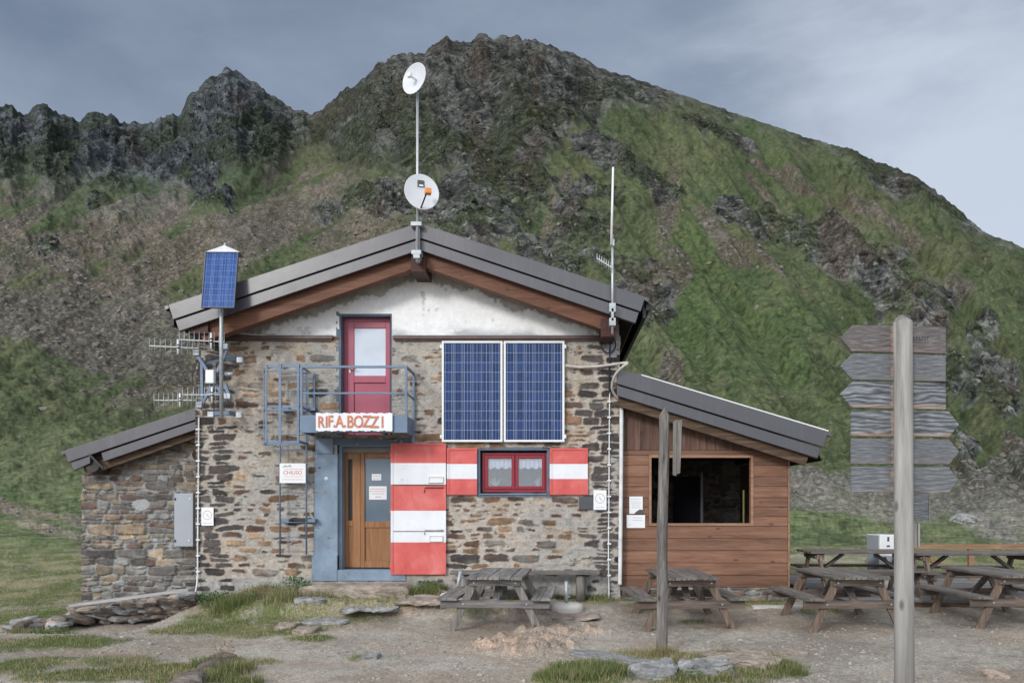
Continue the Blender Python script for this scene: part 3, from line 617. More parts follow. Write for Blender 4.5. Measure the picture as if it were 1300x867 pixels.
    for hx0, hx1, hz0, hz1 in holes: ok &= ~((cx > hx0) & (cx < hx1) & (cz > hz0) & (cz < hz1))
    fade = np.ones_like(Xg)
    yy = y - hgt * fade
    ed = np.exp(-(np.minimum(Xg - x0, x1 - Xg) / .10)) if axis == 0 else 0
    Xg = Xg + ed * (.022 * fbm(Zg * 0 + 3.3, Zg * 7, o=3, seed=seed + 50) + .012)* np.where(Xg > (x0 + x1) / 2, 1, -1)
    V = (np.stack([Xg, yy, Zg], -1) if axis == 0 else np.stack([yy, Xg, Zg], -1)).reshape(-1, 3)
    idx = np.arange(nx * nz).reshape(nz, nx); Fq = np.stack([idx[:-1, :-1], idx[:-1, 1:], idx[1:, 1:], idx[1:, :-1]], -1)[ok]
    used = np.unique(Fq); mp = np.zeros(nx * nz, int); mp[used] = np.arange(len(used))
    return np_mesh(name, V[used], mp[Fq], M['stone'], parent, {'Col': col.reshape(-1, 3)[used]})

# ================================================================ the hut
hut = empty('mountain_hut', (X(517), 13.3, .1), 'two storey rubble stone hut with dark gable roof, blue balcony and red and white shutters', 'building')
YF = 13.3; DEPTH = 8.5
HX0, HX1 = X(250), X(786)
sl = .326
ax, az = X(532, 12.6), Z(283, 12.6)              # apex of the roof trim
def roof_z(x, off=0.0): return az - off - abs(x - ax) * sl
GY = Z(428)
UD = (X(431), X(498), Z(552), Z(399)); LD = (X(429), X(497), Z(723), Z(564)); WN = (X(607), X(697), Z(630), Z(569))
stone_wall('wall', HX0, HX1, .0, GY + .02, YF, [(HX0, GY + .02), (HX1, GY + .02)], [UD, LD, WN], 'main', hut, seed=11)
def gable():
    res = .016; xs = np.arange(HX0, HX1 + .5 * res, res); zs = np.arange(GY, az, res); Xg, Zg = np.meshgrid(xs, zs)
    n = fbm(Xg * 3, Zg * 3, o=5, seed=3, gain=.6); nf = fbm(Xg * 18, Zg * 18, o=3, seed=4)
    tz = az - .44 - np.abs(Xg - ax) * sl
    dist = tz - Zg + .16 * n + .05 * nf
    lowl = sst(.40, .62, np.minimum(Xg - HX0, HX1 + .3 - Xg) + .2 * n)
    white = sst(.10, .16, dist - .10) * lowl
    base = cl(np.broadcast_to(np.array((.50, .47, .43)), Xg.shape + (3,)), np.broadcast_to(np.array((.38, .365, .345)), Xg.shape + (3,)), sst(-.3, .3, n))
    w = np.array((.86, .865, .87))[None, None] * (1 + .05 * nf + .05 * n)[..., None]
    st = sst(.22, .02, Zg - GY + .10 * n) * sst(-.25, .3, fbm(Xg * 1.5, Zg * 5, o=4, seed=7)); w = cl(w, np.broadcast_to(np.array((.36, .39, .42)), w.shape), st * .85)
    chip = sst(.36, .46, fbm(Xg * 5, Zg * 5, o=5, seed=9, gain=.62)); w = cl(w, np.broadcast_to(np.array((.50, .47, .43)), w.shape), chip * .7)
    col = cl(base * (1 + .15 * nf)[..., None], w, white)
    hgt = .012 + white * .006 + .014 * n + .004 * nf
    cz = .5 * (Zg[:-1, :-1] + Zg[1:, 1:]); cx = .5 * (Xg[:-1, :-1] + Xg[1:, 1:]); ok = (cz < roof_z(cx, .40) if False else cz < az - .40 - np.abs(cx - ax) * sl)
    ok &= ~((cx > UD[0]) & (cx < UD[1]) & (cz < UD[3]))
    V = np.stack([Xg, YF - hgt, Zg], -1).reshape(-1, 3); idx = np.arange(Xg.size).reshape(Xg.shape)
    Fq = np.stack([idx[:-1, :-1], idx[:-1, 1:], idx[1:, 1:], idx[1:, :-1]], -1)[ok]
    used = np.unique(Fq); mp = np.zeros(Xg.size, int); mp[used] = np.arange(len(used))
    o = np_mesh('gable_plaster', V[used], mp[Fq], M['plaster'], hut, {'Col': col.reshape(-1, 3)[used]}); o['label'] = 'white painted plaster gable, flaking along the roof edge'
gable()
# body behind the facade: side and back walls, inner faces of the openings
b = MB(); t = .5
b.box(HX0 + .004, HX0 + t, YF + .01, YF + DEPTH, -.3, 4.6); b.box(HX1 - t, HX1 - .004, YF + .01, YF + DEPTH, -.3, 4.6); b.box(HX0 + t, HX1 - t, YF + DEPTH - .4, YF + DEPTH, -.3, 4.6)
b.box(HX0 + t, HX1 - t, YF + .55, YF + .6, 3.02, 3.08)
def pl(name, c1, c2): 
    t = NT(name); v = t.coords((1, 1, 2.2)); vo = t.n('TexVoronoi', {'Vector': v, 'Scale': 3.2}); n = t.noise(v, 9, 6, .7); s = t.n('SeparateColor', {0: vo.outputs['Color']})
    c = t.ramp(s.outputs[0], [(0, c1), (.5, c2), (1, (.3, .25, .19))]); c = t.mix(c, t.ramp(n, [(.3, .7), (.7, 1.25)]), 1.0, 'MULTIPLY'); e = t.n('TexVoronoi', {'Vector': v, 'Scale': 3.2}, feature='DISTANCE_TO_EDGE')
    k = t.ramp(e.outputs[0], [(.03, 1.0), (.09, 0.0)]); c = t.mix(c, (.32, .29, .25, 1), k); t.bump(e.outputs[0], .5, .05); return t.fin(c, .9, 0, .2)
M['side_stone'] = pl('side_rubble_stone', (.10, .075, .06), (.2, .17, .14))
b.build('side_walls', M['side_stone'], hut)
def frame_box(mb, x0, x1, z0, z1, y0, y1, w, bottom=True, wt=None):
    wt = wt or w
    mb.box(x0, x0 + w, y0, y1, z0, z1); mb.box(x1 - w, x1, y0, y1, z0, z1); mb.box(x0 + w, x1 - w, y0, y1, z1 - wt, z1)
    if bottom: mb.box(x0 + w, x1 - w, y0, y1, z0, z0 + w)
    return mb
# roof: trim bands, sheet, rafters, purlins
YR = 12.6
LX, RX = X(208, YR), X(825, YR)
def band(mb, side, off0, off1, y0, y1, xe):   # sloping band between vertical offsets below the trim line
    x_end = xe; a = (ax, az); s = 1 if side > 0 else -1
    zt = lambda x: az - abs(x - ax) * sl
    cut = .32
    p = [(ax, zt(ax) - off0), (x_end - s * off0 * cut, zt(x_end) - off0), (x_end - s * off1 * cut, zt(x_end) - off1), (ax, zt(ax) - off1)]
    return mb.prism(p, y0, y1)
for s, xe in ((-1, LX), (1, RX)):
    m_ = MB(); band(m_, s, 0, .235, YR, YR + .10, xe - s * .07); m_.prism([(xe - s * .07, roof_z(xe - s * .07)), (xe, roof_z(xe)), (xe - s * .02, roof_z(xe) - .07), (xe - s * .085, roof_z(xe - s * .07) - .055)], YR + .001, YR + .10)
    m_.build('roof_trim', M['roof_metal'], hut, .006)
    m_ = MB(); band(m_, s, .25, .42, YR + .03, YR + .11, xe - s * .09); m_.build('roof_trim', M['roof_metal'], hut, .006)
    m_ = MB(); band(m_, s, .02, .05, YR + .104, YR + DEPTH + 1.3, xe - s * .02); m_.build('roof', M['roof_metal'], hut)
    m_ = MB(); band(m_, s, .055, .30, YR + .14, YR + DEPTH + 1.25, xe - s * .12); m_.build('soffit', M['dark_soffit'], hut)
    m_ = MB(); band(m_, s, .36, .64, YR + .16, YR + .36, xe - s * .34); m_.build('rafter', M['beam'], hut, .008)
    m_ = MB()                                                            # eave board and gutter running back
    xg = xe - s * .05; zg = roof_z(xg)
    m_.box(min(xg, xg - s * .05), max(xg, xg - s * .05), YR + .12, YR + DEPTH + 1.2, zg - .30, zg - .03)
    m_.tube([(xg + s * .03, YR + .12, zg - .12), (xg + s * .03, YR + DEPTH + 1.2, zg - .12)], .06, 10); m_.build('gutter', M['black'], hut)
def purlin(pxa, pxb, pya, pyb):
    MB().box(X(pxa, 12.72), X(pxb, 12.72), 12.70, YF + 1.0, Z(pyb, 12.72), Z(pya, 12.72)).build('purlin_end', M['beam_dark'], hut, .008)
purlin(522, 541, 326, 346); purlin(240, 265, 398, 424); purlin(763, 781, 405, 428)
MB().box(ax - .09, ax + .09, YR + .36, YR + DEPTH + 1.1, az - .62, az - .35).build('ridge_beam', M['beam_dark'], hut)
# flashing courses below the gable
for a, b_ in ((272, 424), (500, 766)):
    m_ = MB(); m_.box(X(a), X(b_), YF - .09, YF + .02, Z(431.5), Z(427)); m_.box(X(a) + .02, X(b_) - .02, YF - .06, YF + .02, Z(433.5), Z(431.6)); m_.build('flashing', M['flashing'], hut, .004)

# ---- upper door
x0, x1, z0, z1 = UD
frame_box(MB(), x0 - .002, x1 + .002, z0, z1 + .002, YF - .002, YF + .28, .03, False).build('door_reveal', M['blue_plaster_dark'], hut)
MB().box(x0 - .05, x0 + .028, YF - .018, YF + .0, z0, z1 + .04).build('door_surround', M['blue_plaster_dark'], hut)
dr = frame_box(MB(), x0 + .03, x1 - .005, z0, z1 - .03, YF + .16, YF + .24, .06, False).build('upper_door', M['maroon'], hut, .005)
dr['label'] = 'maroon balcony door with one tall pane'
lx0, lx1 = x0 + .092, x1 - .067; gz0, gz1 = Z(475), Z(414); gx0, gx1 = X(446.5), X(487)
lf = MB(); lf.box(lx0, gx0, YF + .15, YF + .20, z0, z1 - .092); lf.box(gx1, lx1, YF + .15, YF + .20, z0, z1 - .092); lf.box(gx0, gx1, YF + .15, YF + .20, gz1, z1 - .092); lf.box(gx0, gx1, YF + .15, YF + .20, gz0 - .12, gz0)
lf.box(gx0, gx1, YF + .175, YF + .20, z0, gz0 - .12); lf.build('door_leaf', M['maroon'], dr, .006)
MB().box(gx0 - .01, gx1 + .01, YF + .172, YF + .185, gz0 - .01, gz1 + .01).build('pane', M['film_glass'], dr)
hd = MB(); hx, hz = X(441.5), Z(467); hd.box(hx - .012, hx + .012, YF + .135, YF + .149, hz - .06, hz + .03); hd.tube([(hx, YF + .14, hz), (hx, YF + .11, hz), (hx + .11, YF + .11, hz)], .009, 8); hd.build('handle', M['brass'], dr)

# ---- lower door, blue surround
x0, x1, z0, z1 = LD
sd = MB(); sd.box(X(399), x0 + .004, YF - .035, YF + .06, Z(737), Z(576)); sd.box(X(397), x0 + .004, YF - .06, YF + .06, Z(737), Z(704)); sd.box(X(401), X(424), YF - .05, YF + .06, Z(576), Z(556))
sd.build('door_surround', M['blue_plaster'], hut, .01)
MB().box(x0, X(516), YF - .05, YF + .35, Z(737), Z(723)).build('threshold', M['blue_plaster'], hut, .012)
MB().box(X(424), X(522), YF - .02, YF + .05, Z(565), Z(556)).build('lintel', M['blue_plaster_dark'], hut, .005)
rv = MB(); rv.box(x0 - .002, x0 + .05, YF + .061, YF + .36, z0, z1); rv.box(x1 - .012, x1 + .01, YF - .03, YF + .36, z0, z1); rv.box(x0 + .05, x1 - .012, YF + .01, YF + .36, z1 - .03, z1 + .01); rv.build('door_reveal', M['blue_plaster'], hut)
MB().box(x0 + .05, x1 - .012, YF + .20, YF + .30, Z(573), z1 - .03).build('door_header', paint('grey_header', (.23, .22, .20), .8), hut)
dr = empty('entrance_door', (0, 0, 0), None, None); dr.parent = hut; dr.location = Vector(((x0 + x1) / 2, YF + .25, z0)) - hut.location
dr['label'] = 'varnished wooden entrance door, its wide leaf glazed'
yd = YF + .24
dz1 = Z(573)
xm = X(453.5)
a0, a1 = x0 + .05, x1 - .012
fr = MB(); frame_box(fr, a0, a1, z0 + .02, dz1, yd, yd + .07, .022, False); fr.build('door_frame', M['door_wood'], dr, .003)
g0, g1 = X(437.5), X(443)
l1 = MB(); l1.box(a0 + .024, g0, yd - .01, yd + .04, z0 + .02, dz1 - .024); l1.box(g1, xm - .003, yd - .01, yd + .04, z0 + .02, dz1 - .024); l1.box(g0, g1, yd - .01, yd + .04, Z(582), dz1 - .024); l1.box(g0, g1, yd - .01, yd + .04, Z(668), Z(661)); l1.box(g0, g1, yd + .01, yd + .04, z0 + .02, Z(668))
l1.build('door_leaf', M['door_wood'], dr, .004)
MB().box(g0 - .01, g1 + .01, yd + .012, yd + .022, Z(662), Z(581)).build('pane', M['black'], dr)
g0, g1 = X(459), X(493.5)
l2 = MB(); l2.box(xm + .003, g0, yd - .03, yd + .04, z0 + .02, dz1 - .024); l2.box(g1, a1 - .024, yd - .02, yd + .04, z0 + .02, dz1 - .024); l2.box(g0, g1, yd - .02, yd + .04, Z(581), dz1 - .024); l2.box(g0, g1, yd - .02, yd + .04, Z(670), Z(662)); l2.box(g0, g1, yd - .02, yd + .04, z0 + .02, Z(713)); l2.box(g0, g1, yd + .0, yd + .04, Z(713), Z(670))
l2.build('door_leaf', M['door_wood'], dr, .004)
MB().box(g0 - .01, g1 + .01, yd + .002, yd + .012, Z(663), Z(580)).build('pane', M['grey_glass'], dr)
lm = MB(); lm.hexa([(X(466), yd - .0015, Z(590)), (X(474), yd - .0015, Z(589.5)), (X(474), yd + .002, Z(589.5)), (X(466), yd + .002, Z(590)), (X(466), yd - .0015, Z(588.5)), (X(474), yd - .0015, Z(588)), (X(474), yd + .002, Z(588)), (X(466), yd + .002, Z(588.5))])
# ---- window
x0, x1, z0, z1 = WN
frame_box(MB(), x0 - .02, x1 + .02, z0 - .02, z1 + .02, YF - .022, YF + .22, .055).build('window_surround', M['blue_plaster_dark'], hut, .006)
MB().box(x0 + .036, x1 - .036, YF - .045, YF + .12, z0 + .03, z0 + .048).build('window_sill', M['blue_plaster'], hut, .004)
wn = empty('window', (0, 0, 0), None, None); wn.parent = hut; wn.location = Vector(((x0 + x1) / 2, YF + .1, z0)) - hut.location
fx0, fx1, fz0, fz1 = X(611.5), X(695.5), Z(624.5), Z(574)
xm = (fx0 + fx1) / 2
frame_box(MB(), fx0, fx1, fz0, fz1, YF + .08, YF + .15, .045).build('window_frame', M['maroon_win'], wn, .006)
for a, c in ((fx0 + .047, xm - .004), (xm + .004, fx1 - .047)):
    frame_box(MB(), a, c, fz0 + .047, fz1 - .047, YF + .065, YF + .12, .055).build('sash', M['maroon_win'], wn, .008)
    MB().box(a + .04, c - .04, YF + .092, YF + .098, fz0 + .09, fz1 - .09).build('pane', M['glass'], wn)
    # scalloped lace half curtain, gently folded
    cv = []; cf = []; n = 60; rows = 10
    for j in range(rows + 1):
        for i in range(n + 1):
            u = i / n; drop = .18 + .035 * abs(math.sin(u * math.pi * 3.5)) ; zz = fz1 - .06 - drop * j / rows
            cv.append((a + .03 + (c - a - .06) * u, YF + .125 + .008 * math.sin(u * 38), zz))
    for j in range(rows):
        for i in range(n): cf.append((j * (n + 1) + i, j * (n + 1) + i + 1, (j + 1) * (n + 1) + i + 1, (j + 1) * (n + 1) + i))
    MB().add(cv, cf, True).build('curtain', M['curtain'], wn)
rm = MB(); rm.box(fx0 - .3, fx1 + .3, YF + .75, YF + .78, fz0 - .4, fz1 + .2); rm.box(fx0 - .3, fx1 + .3, YF + .2, YF + .75, fz1 + .2, fz1 + .22); rm.box(fx0 - .3, fx1 + .3, YF + .2, YF + .75, fz0 - .42, fz0 - .4); rm.box(fx0 - .32, fx0 - .3, YF + .2, YF + .78, fz0 - .4, fz1 + .2); rm.box(fx1 + .3, fx1 + .32, YF + .2, YF + .78, fz0 - .4, fz1 + .2)
rm.build('inner_room', M['room'], wn)
# dried stems standing on the inner sill (two vases)
for k, (px, n) in enumerate(((629, 5), (683, 3))):
    m_ = MB(); bx = X(px); 
    for i in range(n): m_.tube([(bx + .004 * i, YF + .17, fz0 + .08), (bx + (i - n / 2) * .022, YF + .165, fz0 + .15), (bx + (i - n / 2) * .045, YF + .16, fz0 + .20 + .05 * ((i * 7) % 3) / 2)], .006, 6)
    m_.lathe([(.001, 0), (.03, 0), (.035, .05), (.022, .09)], 14, Matrix.Translation((bx, YF + .17, fz0 + .0)))
    tag(m_.build('dried_stems', M['curtain']), ('pale dried stems in a small vase behind the left window pane', 'short pale dried stems behind the right window pane')[k], 'dried flowers')
# ---- shutters
def shutter(name, px0, px1, py0, py1, stripes, y, lab, parts):
    s = empty(name, (0, 0, 0), None, None); s.parent = hut; s.location = Vector((X(px0), y, Z(py1))) - hut.location; s['label'] = lab
    for k, (a, b_) in enumerate(zip(stripes[:-1], stripes[1:])):
        mm = M['red_paint'] if k % 2 == 0 else M['white_paint']
        e = MB().box(X(px0), X(px1), y, y + .02, Z(b_), Z(a)); w = .035
        e.box(X(px0) - .001, X(px0) + w, y - .012, y - .0005, Z(b_), Z(a)); e.box(X(px1) - w, X(px1) + .001, y - .012, y - .0005, Z(b_), Z(a))
        if k == 0: e.box(X(px0) + w, X(px1) - w, y - .012, y - .0005, Z(a) - w, Z(a) + .001)
        if k == len(stripes) - 2: e.box(X(px0) + w, X(px1) - w, y - .012, y - .0005, Z(b_) - .001, Z(b_) + w)
        e.build('red_panel' if k % 2 == 0 else 'white_panel', mm, s, .003)
    return s
ysd = YF - .075
sh = shutter('door_shutter', 497.5, 567, 563, 728.5, (563, 588, 615, 648, 688, 728.5), ysd, 'tall red and white steel door shutter folded back beside the entrance', True)
MB().box(X(500), X(565), ysd - .009, ysd - .0005, Z(616.2), Z(615)).build('seam', M['flashing'], sh); MB().box(X(500), X(565), ysd - .008, ysd - .0005, Z(674.4), Z(673.6)).build('seam', M['flashing'], sh)
for (a, b_, c, d) in ((545, 564, 605, 613), (546, 563, 679, 687)):
    lk = frame_box(MB(), X(a), X(b_), Z(d), Z(c), ysd - .03, ysd - .001, .012).box(X(a) + .012, X(b_) - .012, ysd - .016, ysd - .001, Z(d) + .012, Z(c) - .012); lk.build('lock_case', M['white_metal'], sh, .003)
for zz, mm in ((619, 'flashing'), (672, 'cable_white')):
    MB().tube([(X(540), ysd - .018, Z(zz + 6)), (X(540.5), ysd - .02, Z(zz)), (X(564), ysd - .02, Z(zz))], .008, 8).build('bolt', M[mm], sh)
for zz in (577, 650, 719):
    MB().tube([(X(497), ysd + .0, Z(zz) - .05), (X(497), ysd + .0, Z(zz) + .05)], .014, 10).build('hinge', M['red_paint'], sh)
ysw = YF - .06
shutter('window_shutter', 568, 606, 569, 628, (569, 589, 608, 628), ysw, 'left red and white window shutter', False)
shutter('window_shutter', 698, 746, 569, 628, (569, 589, 608, 628), ysw, 'right red and white window shutter', False)
# ---- balcony
YB = 12.55; bx0, bx1 = X(381, YB), X(517, YB); zf0, zf1 = Z(549, YB), Z(527, YB); zt = Z(464, YB); zm = Z(499, YB)
bal = empty('balcony', (0, 0, 0), None, None); bal.parent = hut; bal.location = Vector(((bx0 + bx1) / 2, 12.9, zf0)) - hut.location; bal['label'] = 'small blue grey steel balcony under the upper door'
fl = MB()
for (a, b_) in (((bx0, YB), (bx1, YB)), ((bx0 + .02, YF - .04), (bx0 + .02, YB + .045)), ((bx1 - .02, YB + .045), (bx1 - .02, YF - .04))):
    if a[1] == b_[1]: fl.box(bx0, bx1, YB, YB + .012, zf0, zf1); fl.box(bx0, bx1, YB + .012, YB + .06, zf0, zf0 + .015); fl.box(bx0, bx1, YB + .012, YB + .06, zf1 - .015, zf1)
    else: fl.box(a[0] - .02, a[0] - .006, YB + .061, YF - .03, zf0, zf1); 
for k in (.28, .72): xx = lerp(bx0, bx1, k); fl.box(xx - .02, xx + .02, YB + .061, YF - .02, zf0 + .02, zf0 + .07)
fl.build('floor_frame', M['blue_steel'], bal)
MB().box(bx0 + .03, bx1 - .03, YB + .07, YF - .03, zf0 + .10, zf0 + .13).build('floor', paint('dark_grating', (.03, .035, .045), .6), bal)
rl = MB(); rs = .036
for xx in (bx0 + .02, bx1 - .02):
    rl.box(xx - rs / 2, xx + rs / 2, YB + .001, YB + rs, zf1 + .0005, zt - rs)
rl.box(bx0, bx1, YB, YB + rs, zt - rs, zt); rl.box(bx0 + .04, bx1 - .04, YB + .005, YB + rs - .005, zm - .015, zm + .015)
xx = bx1 - .02; rl.box(xx - rs / 2, xx + rs / 2, YB + rs + .001, YF - .05, zt - rs, zt); rl.box(xx - rs / 2, xx + rs / 2, YF - .09, YF - .05, zf0 - .12, zt - rs - .001); rl.box(xx - .012, xx + .012, YB + rs + .001, YF - .091, zm - .015, zm + .015)
rl.box(bx0 + .0, bx0 + rs, YF - .09, YF - .05, zf1, zt)
rl.build('railing', M['blue_steel'], bal, .003)
ldr = MB(); 
for px in (355.5, 389): ldr.tube([(X(px, 13.12), 13.12, Z(704, 13.12)), (X(px, 13.12), 13.12, Z(470, 13.12))], .014, 8)
for k in range(13): zz = lerp(Z(700, 13.12), Z(478, 13.12), k / 12); ldr.tube([(X(355.5, 13.12), 13.12, zz), (X(389, 13.12), 13.12, zz)], .007, 6)
for zz in (660, 520):
    for px in (355.5, 389): ldr.box(X(px, 13.12) - .01 if px < 370 else X(px, 13.12) - .01, X(px, 13.12) + .14, 13.125, YF - .01, Z(zz + 2.5), Z(zz - 1.5)) 
ldr.build('ladder', M['blue_steel'], hut)
cg = MB(); cxl, cxr = X(338, 12.62), X(381, 12.62); cbl, cbr = X(334.5, 13.1), X(391, 13.1)
for zz in (465, 516, 561):
    z_ = Z(zz, 12.62); w = .035
    cg.box(cxl, cxr, 12.60, 12.612, z_ - w / 2, z_ + w / 2); cg.hexa([(cxl, 12.613, z_ - w / 2), (cxl + .012, 12.613, z_ - w / 2), (cbl + .012, 13.1, z_ - w / 2), (cbl, 13.1, z_ - w / 2), (cxl, 12.613, z_ + w / 2), (cxl + .012, 12.613, z_ + w / 2), (cbl + .012, 13.1, z_ + w / 2), (cbl, 13.1, z_ + w / 2)])
    cg.box(cbl + .013, cbr, 13.088, 13.1, z_ - w / 2, z_ + w / 2)
    cg.hexa([(cxr, 12.613, z_ - w / 2), (cxr + .012, 12.613, z_ - w / 2), (cbr + .012, 13.087, z_ - w / 2), (cbr, 13.087, z_ - w / 2), (cxr, 12.613, z_ + w / 2), (cxr + .012, 12.613, z_ + w / 2), (cbr + .012, 13.087, z_ + w / 2), (cbr, 13.087, z_ + w / 2)])
zt_, zb_ = Z(463, 12.62), Z(562, 12.62)
cg.box(cxl - .006, cxl + .022, 12.585, 12.599, zb_, zt_); xq = X(357, 12.62); cg.box(xq - .03, xq + .01, 12.585, 12.599, zb_ - .02, zt_ + .01); cg.box(cxr - .035, cxr + .0, 12.57, 12.599, zb_ - .01, zt_ + .01)
cg.box(cbl - .003, cbl + .012, 13.101, 13.112, zb_, zt_); cg.box(cbr - .012, cbr + .012, 13.101, 13.112, zb_, zt_)
cg.build('ladder_cage', M['blue_steel'], hut)
# stone step
def stone_block(name, x0, x1, y0, y1, z0, z1, seed, mat, parent=None, n=26, amp=.035, smooth=True, pe=8):
    """irregular quarried slab: a subdivided box pushed about by noise, pinched at its edges"""
    bm = bmesh.new(); bmesh.ops.create_cube(bm, size=2.0); bmesh.ops.subdivide_edges(bm, edges=bm.edges, cuts=n // 4, use_grid_fill=True)
    hx, hy, hz = (x1 - x0) / 2, (y1 - y0) / 2, (z1 - z0) / 2; c = Vector(((x0 + x1) / 2, (y0 + y1) / 2, (z0 + z1) / 2))
    co = np.array([v.co[:] for v in bm.verts]); pn = (np.abs(co) ** pe).sum(1) ** (1 / pe); co = co / pn[:, None] * 1.0
    q = co * np.array((hx, hy, hz)) + np.array(c)
    s = min(hx, hy) ; k = 1.1 / max(.12, s)
    ang = np.arctan2(co[:, 1], co[:, 0]); out = 1 + .16 * noise(np.cos(ang) * 1.6 + seed, np.sin(ang) * 1.6, seed=seed)
    q[:, 0] = c.x + (q[:, 0] - c.x) * out; q[:, 1] = c.y + (q[:, 1] - c.y) * out
    for a in range(3): q[:, a] += amp * fbm(q[:, 0] * k + seed, q[:, 1] * k, q[:, 2] * k * 2.2, o=5, seed=seed + a * 7, gain=.65) + .4 * amp * fbm(q[:, 0] * k * 3 + seed, q[:, 1] * k * 3, q[:, 2] * k * 9, o=3, seed=seed + a * 5, ridged=True)
    for v, p in zip(bm.verts, q): v.co = p
    me = bpy.data.meshes.new(name); bm.normal_update(); bm.to_mesh(me); bm.free(); me.polygons.foreach_set('use_smooth', [False] * len(me.polygons))
    off = abs_loc(parent) if parent is not None else Vector((c.x, c.y, z0))
    me.transform(Matrix.Translation(-off)); me.materials.append(mat)
    o = bpy.data.objects.new(name, me); COL.objects.link(o)
    if parent is not None: o.parent = parent
    else: o.location = off
    return o
def rock_mat(name, a, b_, c, lich=.4):
    t = NT(name); v = t.coords((1, 1, 2.6)); n = t.noise(v, 3.2, 9, .68, .6); n2 = t.noise(v, 17, 7, .7); n3 = t.noise(v, 6, 5, .6)
    col = t.ramp(n, [(.3, a), (.5, b_), (.68, c)]); col = t.mix(col, t.ramp(n2, [(.3, .7), (.7, 1.3)]), 1.0, 'MULTIPLY')
    col = t.mix(col, (.48, .49, .47, 1), t.math('MULTIPLY', t.ramp(n3, [(.56, 0.0), (.66, 1.0)]), lich)); t.bump(n2, .7, .02); return t.fin(col, .9, 0, .25)
M['rock_grey'] = rock_mat('grey_gneiss', (.12, .12, .12), (.26, .26, .255), (.40, .40, .395), .55)
M['rock_warm'] = rock_mat('warm_gneiss', (.15, .12, .10), (.32, .27, .225), (.45, .37, .30), .3)
M['rock_pink'] = rock_mat('rusty_rock', (.24, .18, .145), (.42, .335, .275), (.52, .42, .35), .15)
M['rock_dark'] = rock_mat('dark_rock', (.075, .06, .05), (.16, .13, .11), (.27, .235, .20), .15)
stone_block('doorstep', X(381, 12.8), X(517, 12.8), 12.55, YF - .04, .10, .45, 5, M['rock_warm'], hut, 60, .035)
# ================================================================ stone annex on the left
YA = 13.8
annex = empty('stone_annex', (X(178, YA), YA, .05), 'low grey mortared stone annex with sloping metal roof left of the hut', 'outbuilding')
AX0, AX1 = X(106, YA), HX0 + .25
ry = 13.35
rxl, rzl, rxr, rzr = X(77, ry), Z(573, ry), HX0 - .005 + 0, Z(516.5, ry)
asl = (rzr - rzl) / (rxr - rxl); art = lambda x: rzl + (x - rxl) * asl
stone_wall('wall', AX0, HX0 - .0, -.35, 4.2, YA, [(AX0, art(AX0) - .42), (HX0, art(HX0) - .42)], [], 'annex', annex, seed=23, res=.0125)
b = MB(); b.box(AX0 + .004, AX0 + .4, YA + .01, YA + 6, -.4, art(AX0) - .45); b.box(AX0 + .4, HX0, YA + 5.6, YA + 6, -.4, art(AX0) - .45); b.build('side_wall', M['side_stone'], annex)
def sband(mb, xl, xr, o0, o1, y0, y1, cut=.3, rt=art):
    return mb.prism([(xl + o0 * cut, rt(xl) - o0), (xr, rt(xr) - o0), (xr, rt(xr) - o1), (xl + o1 * cut, rt(xl) - o1)], y0, y1)
sband(MB(), rxl, rxl + .12, 0.001, .06, ry + .001, ry + .10).build('trim_end', M['roof_metal'], annex, .004)
sband(MB(), rxl + .06, rxr, 0, .20, ry, ry + .10).build('roof_trim', M['roof_metal'], annex, .006)
xs_ = X(113, ry)
sband(MB(), rxl + .09, xs_, .215, .35, ry + .03, ry + .10).build('roof_trim', M['roof_metal'], annex, .006)
sband(MB(), xs_ + .12, rxr, .215, .36, ry + .03, ry + .10).build('roof_trim', M['roof_metal'], annex, .006)
MB().bar((xs_ + .0, ry + .01, art(xs_) - .20), (xs_ + .24, ry - .0, art(xs_ + .2) - .50), .02, .035).build('strap', M['black'], annex)
sband(MB(), rxl + .02, rxr, .02, .05, ry + .101, YA + 6.5).build('roof', M['roof_metal'], annex)
sband(MB(), rxl + .2, rxr, .30, .47, ry + .14, ry + .22).build('rafter', M['beam_old'], annex, .006)
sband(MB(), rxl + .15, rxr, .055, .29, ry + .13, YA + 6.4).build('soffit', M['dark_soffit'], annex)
lg = MB(); lx, lz = X(125, 13.6), Z(594, 13.6); lg.tube([(lx, 13.42, lz + .03), (lx, 13.55, lz), (lx, YA + 6, lz)], .115, 16); lg.build('purlin_log', paint('tarred_log', (.025, .022, .02), .7, 0, .4, 12, bump=.6), annex)
MB().tube([(HX0 - .12, 13.6, Z(577, 13.6)), (HX0 - .12, YA + 5, Z(577, 13.6))], .10, 14).build('purlin_log', M['dark_soffit'], annex)
MB().lathe([(.0005, .02), (.03, .018), (.034, 0)], 16, Matrix.Translation((X(223, YA), YA - .02, Z(577, YA))) @ Matrix.Rotation(R(90), 4, 'X')).build('vent_plug', paint('terracotta_plug', (.30, .07, .04), .7), annex)

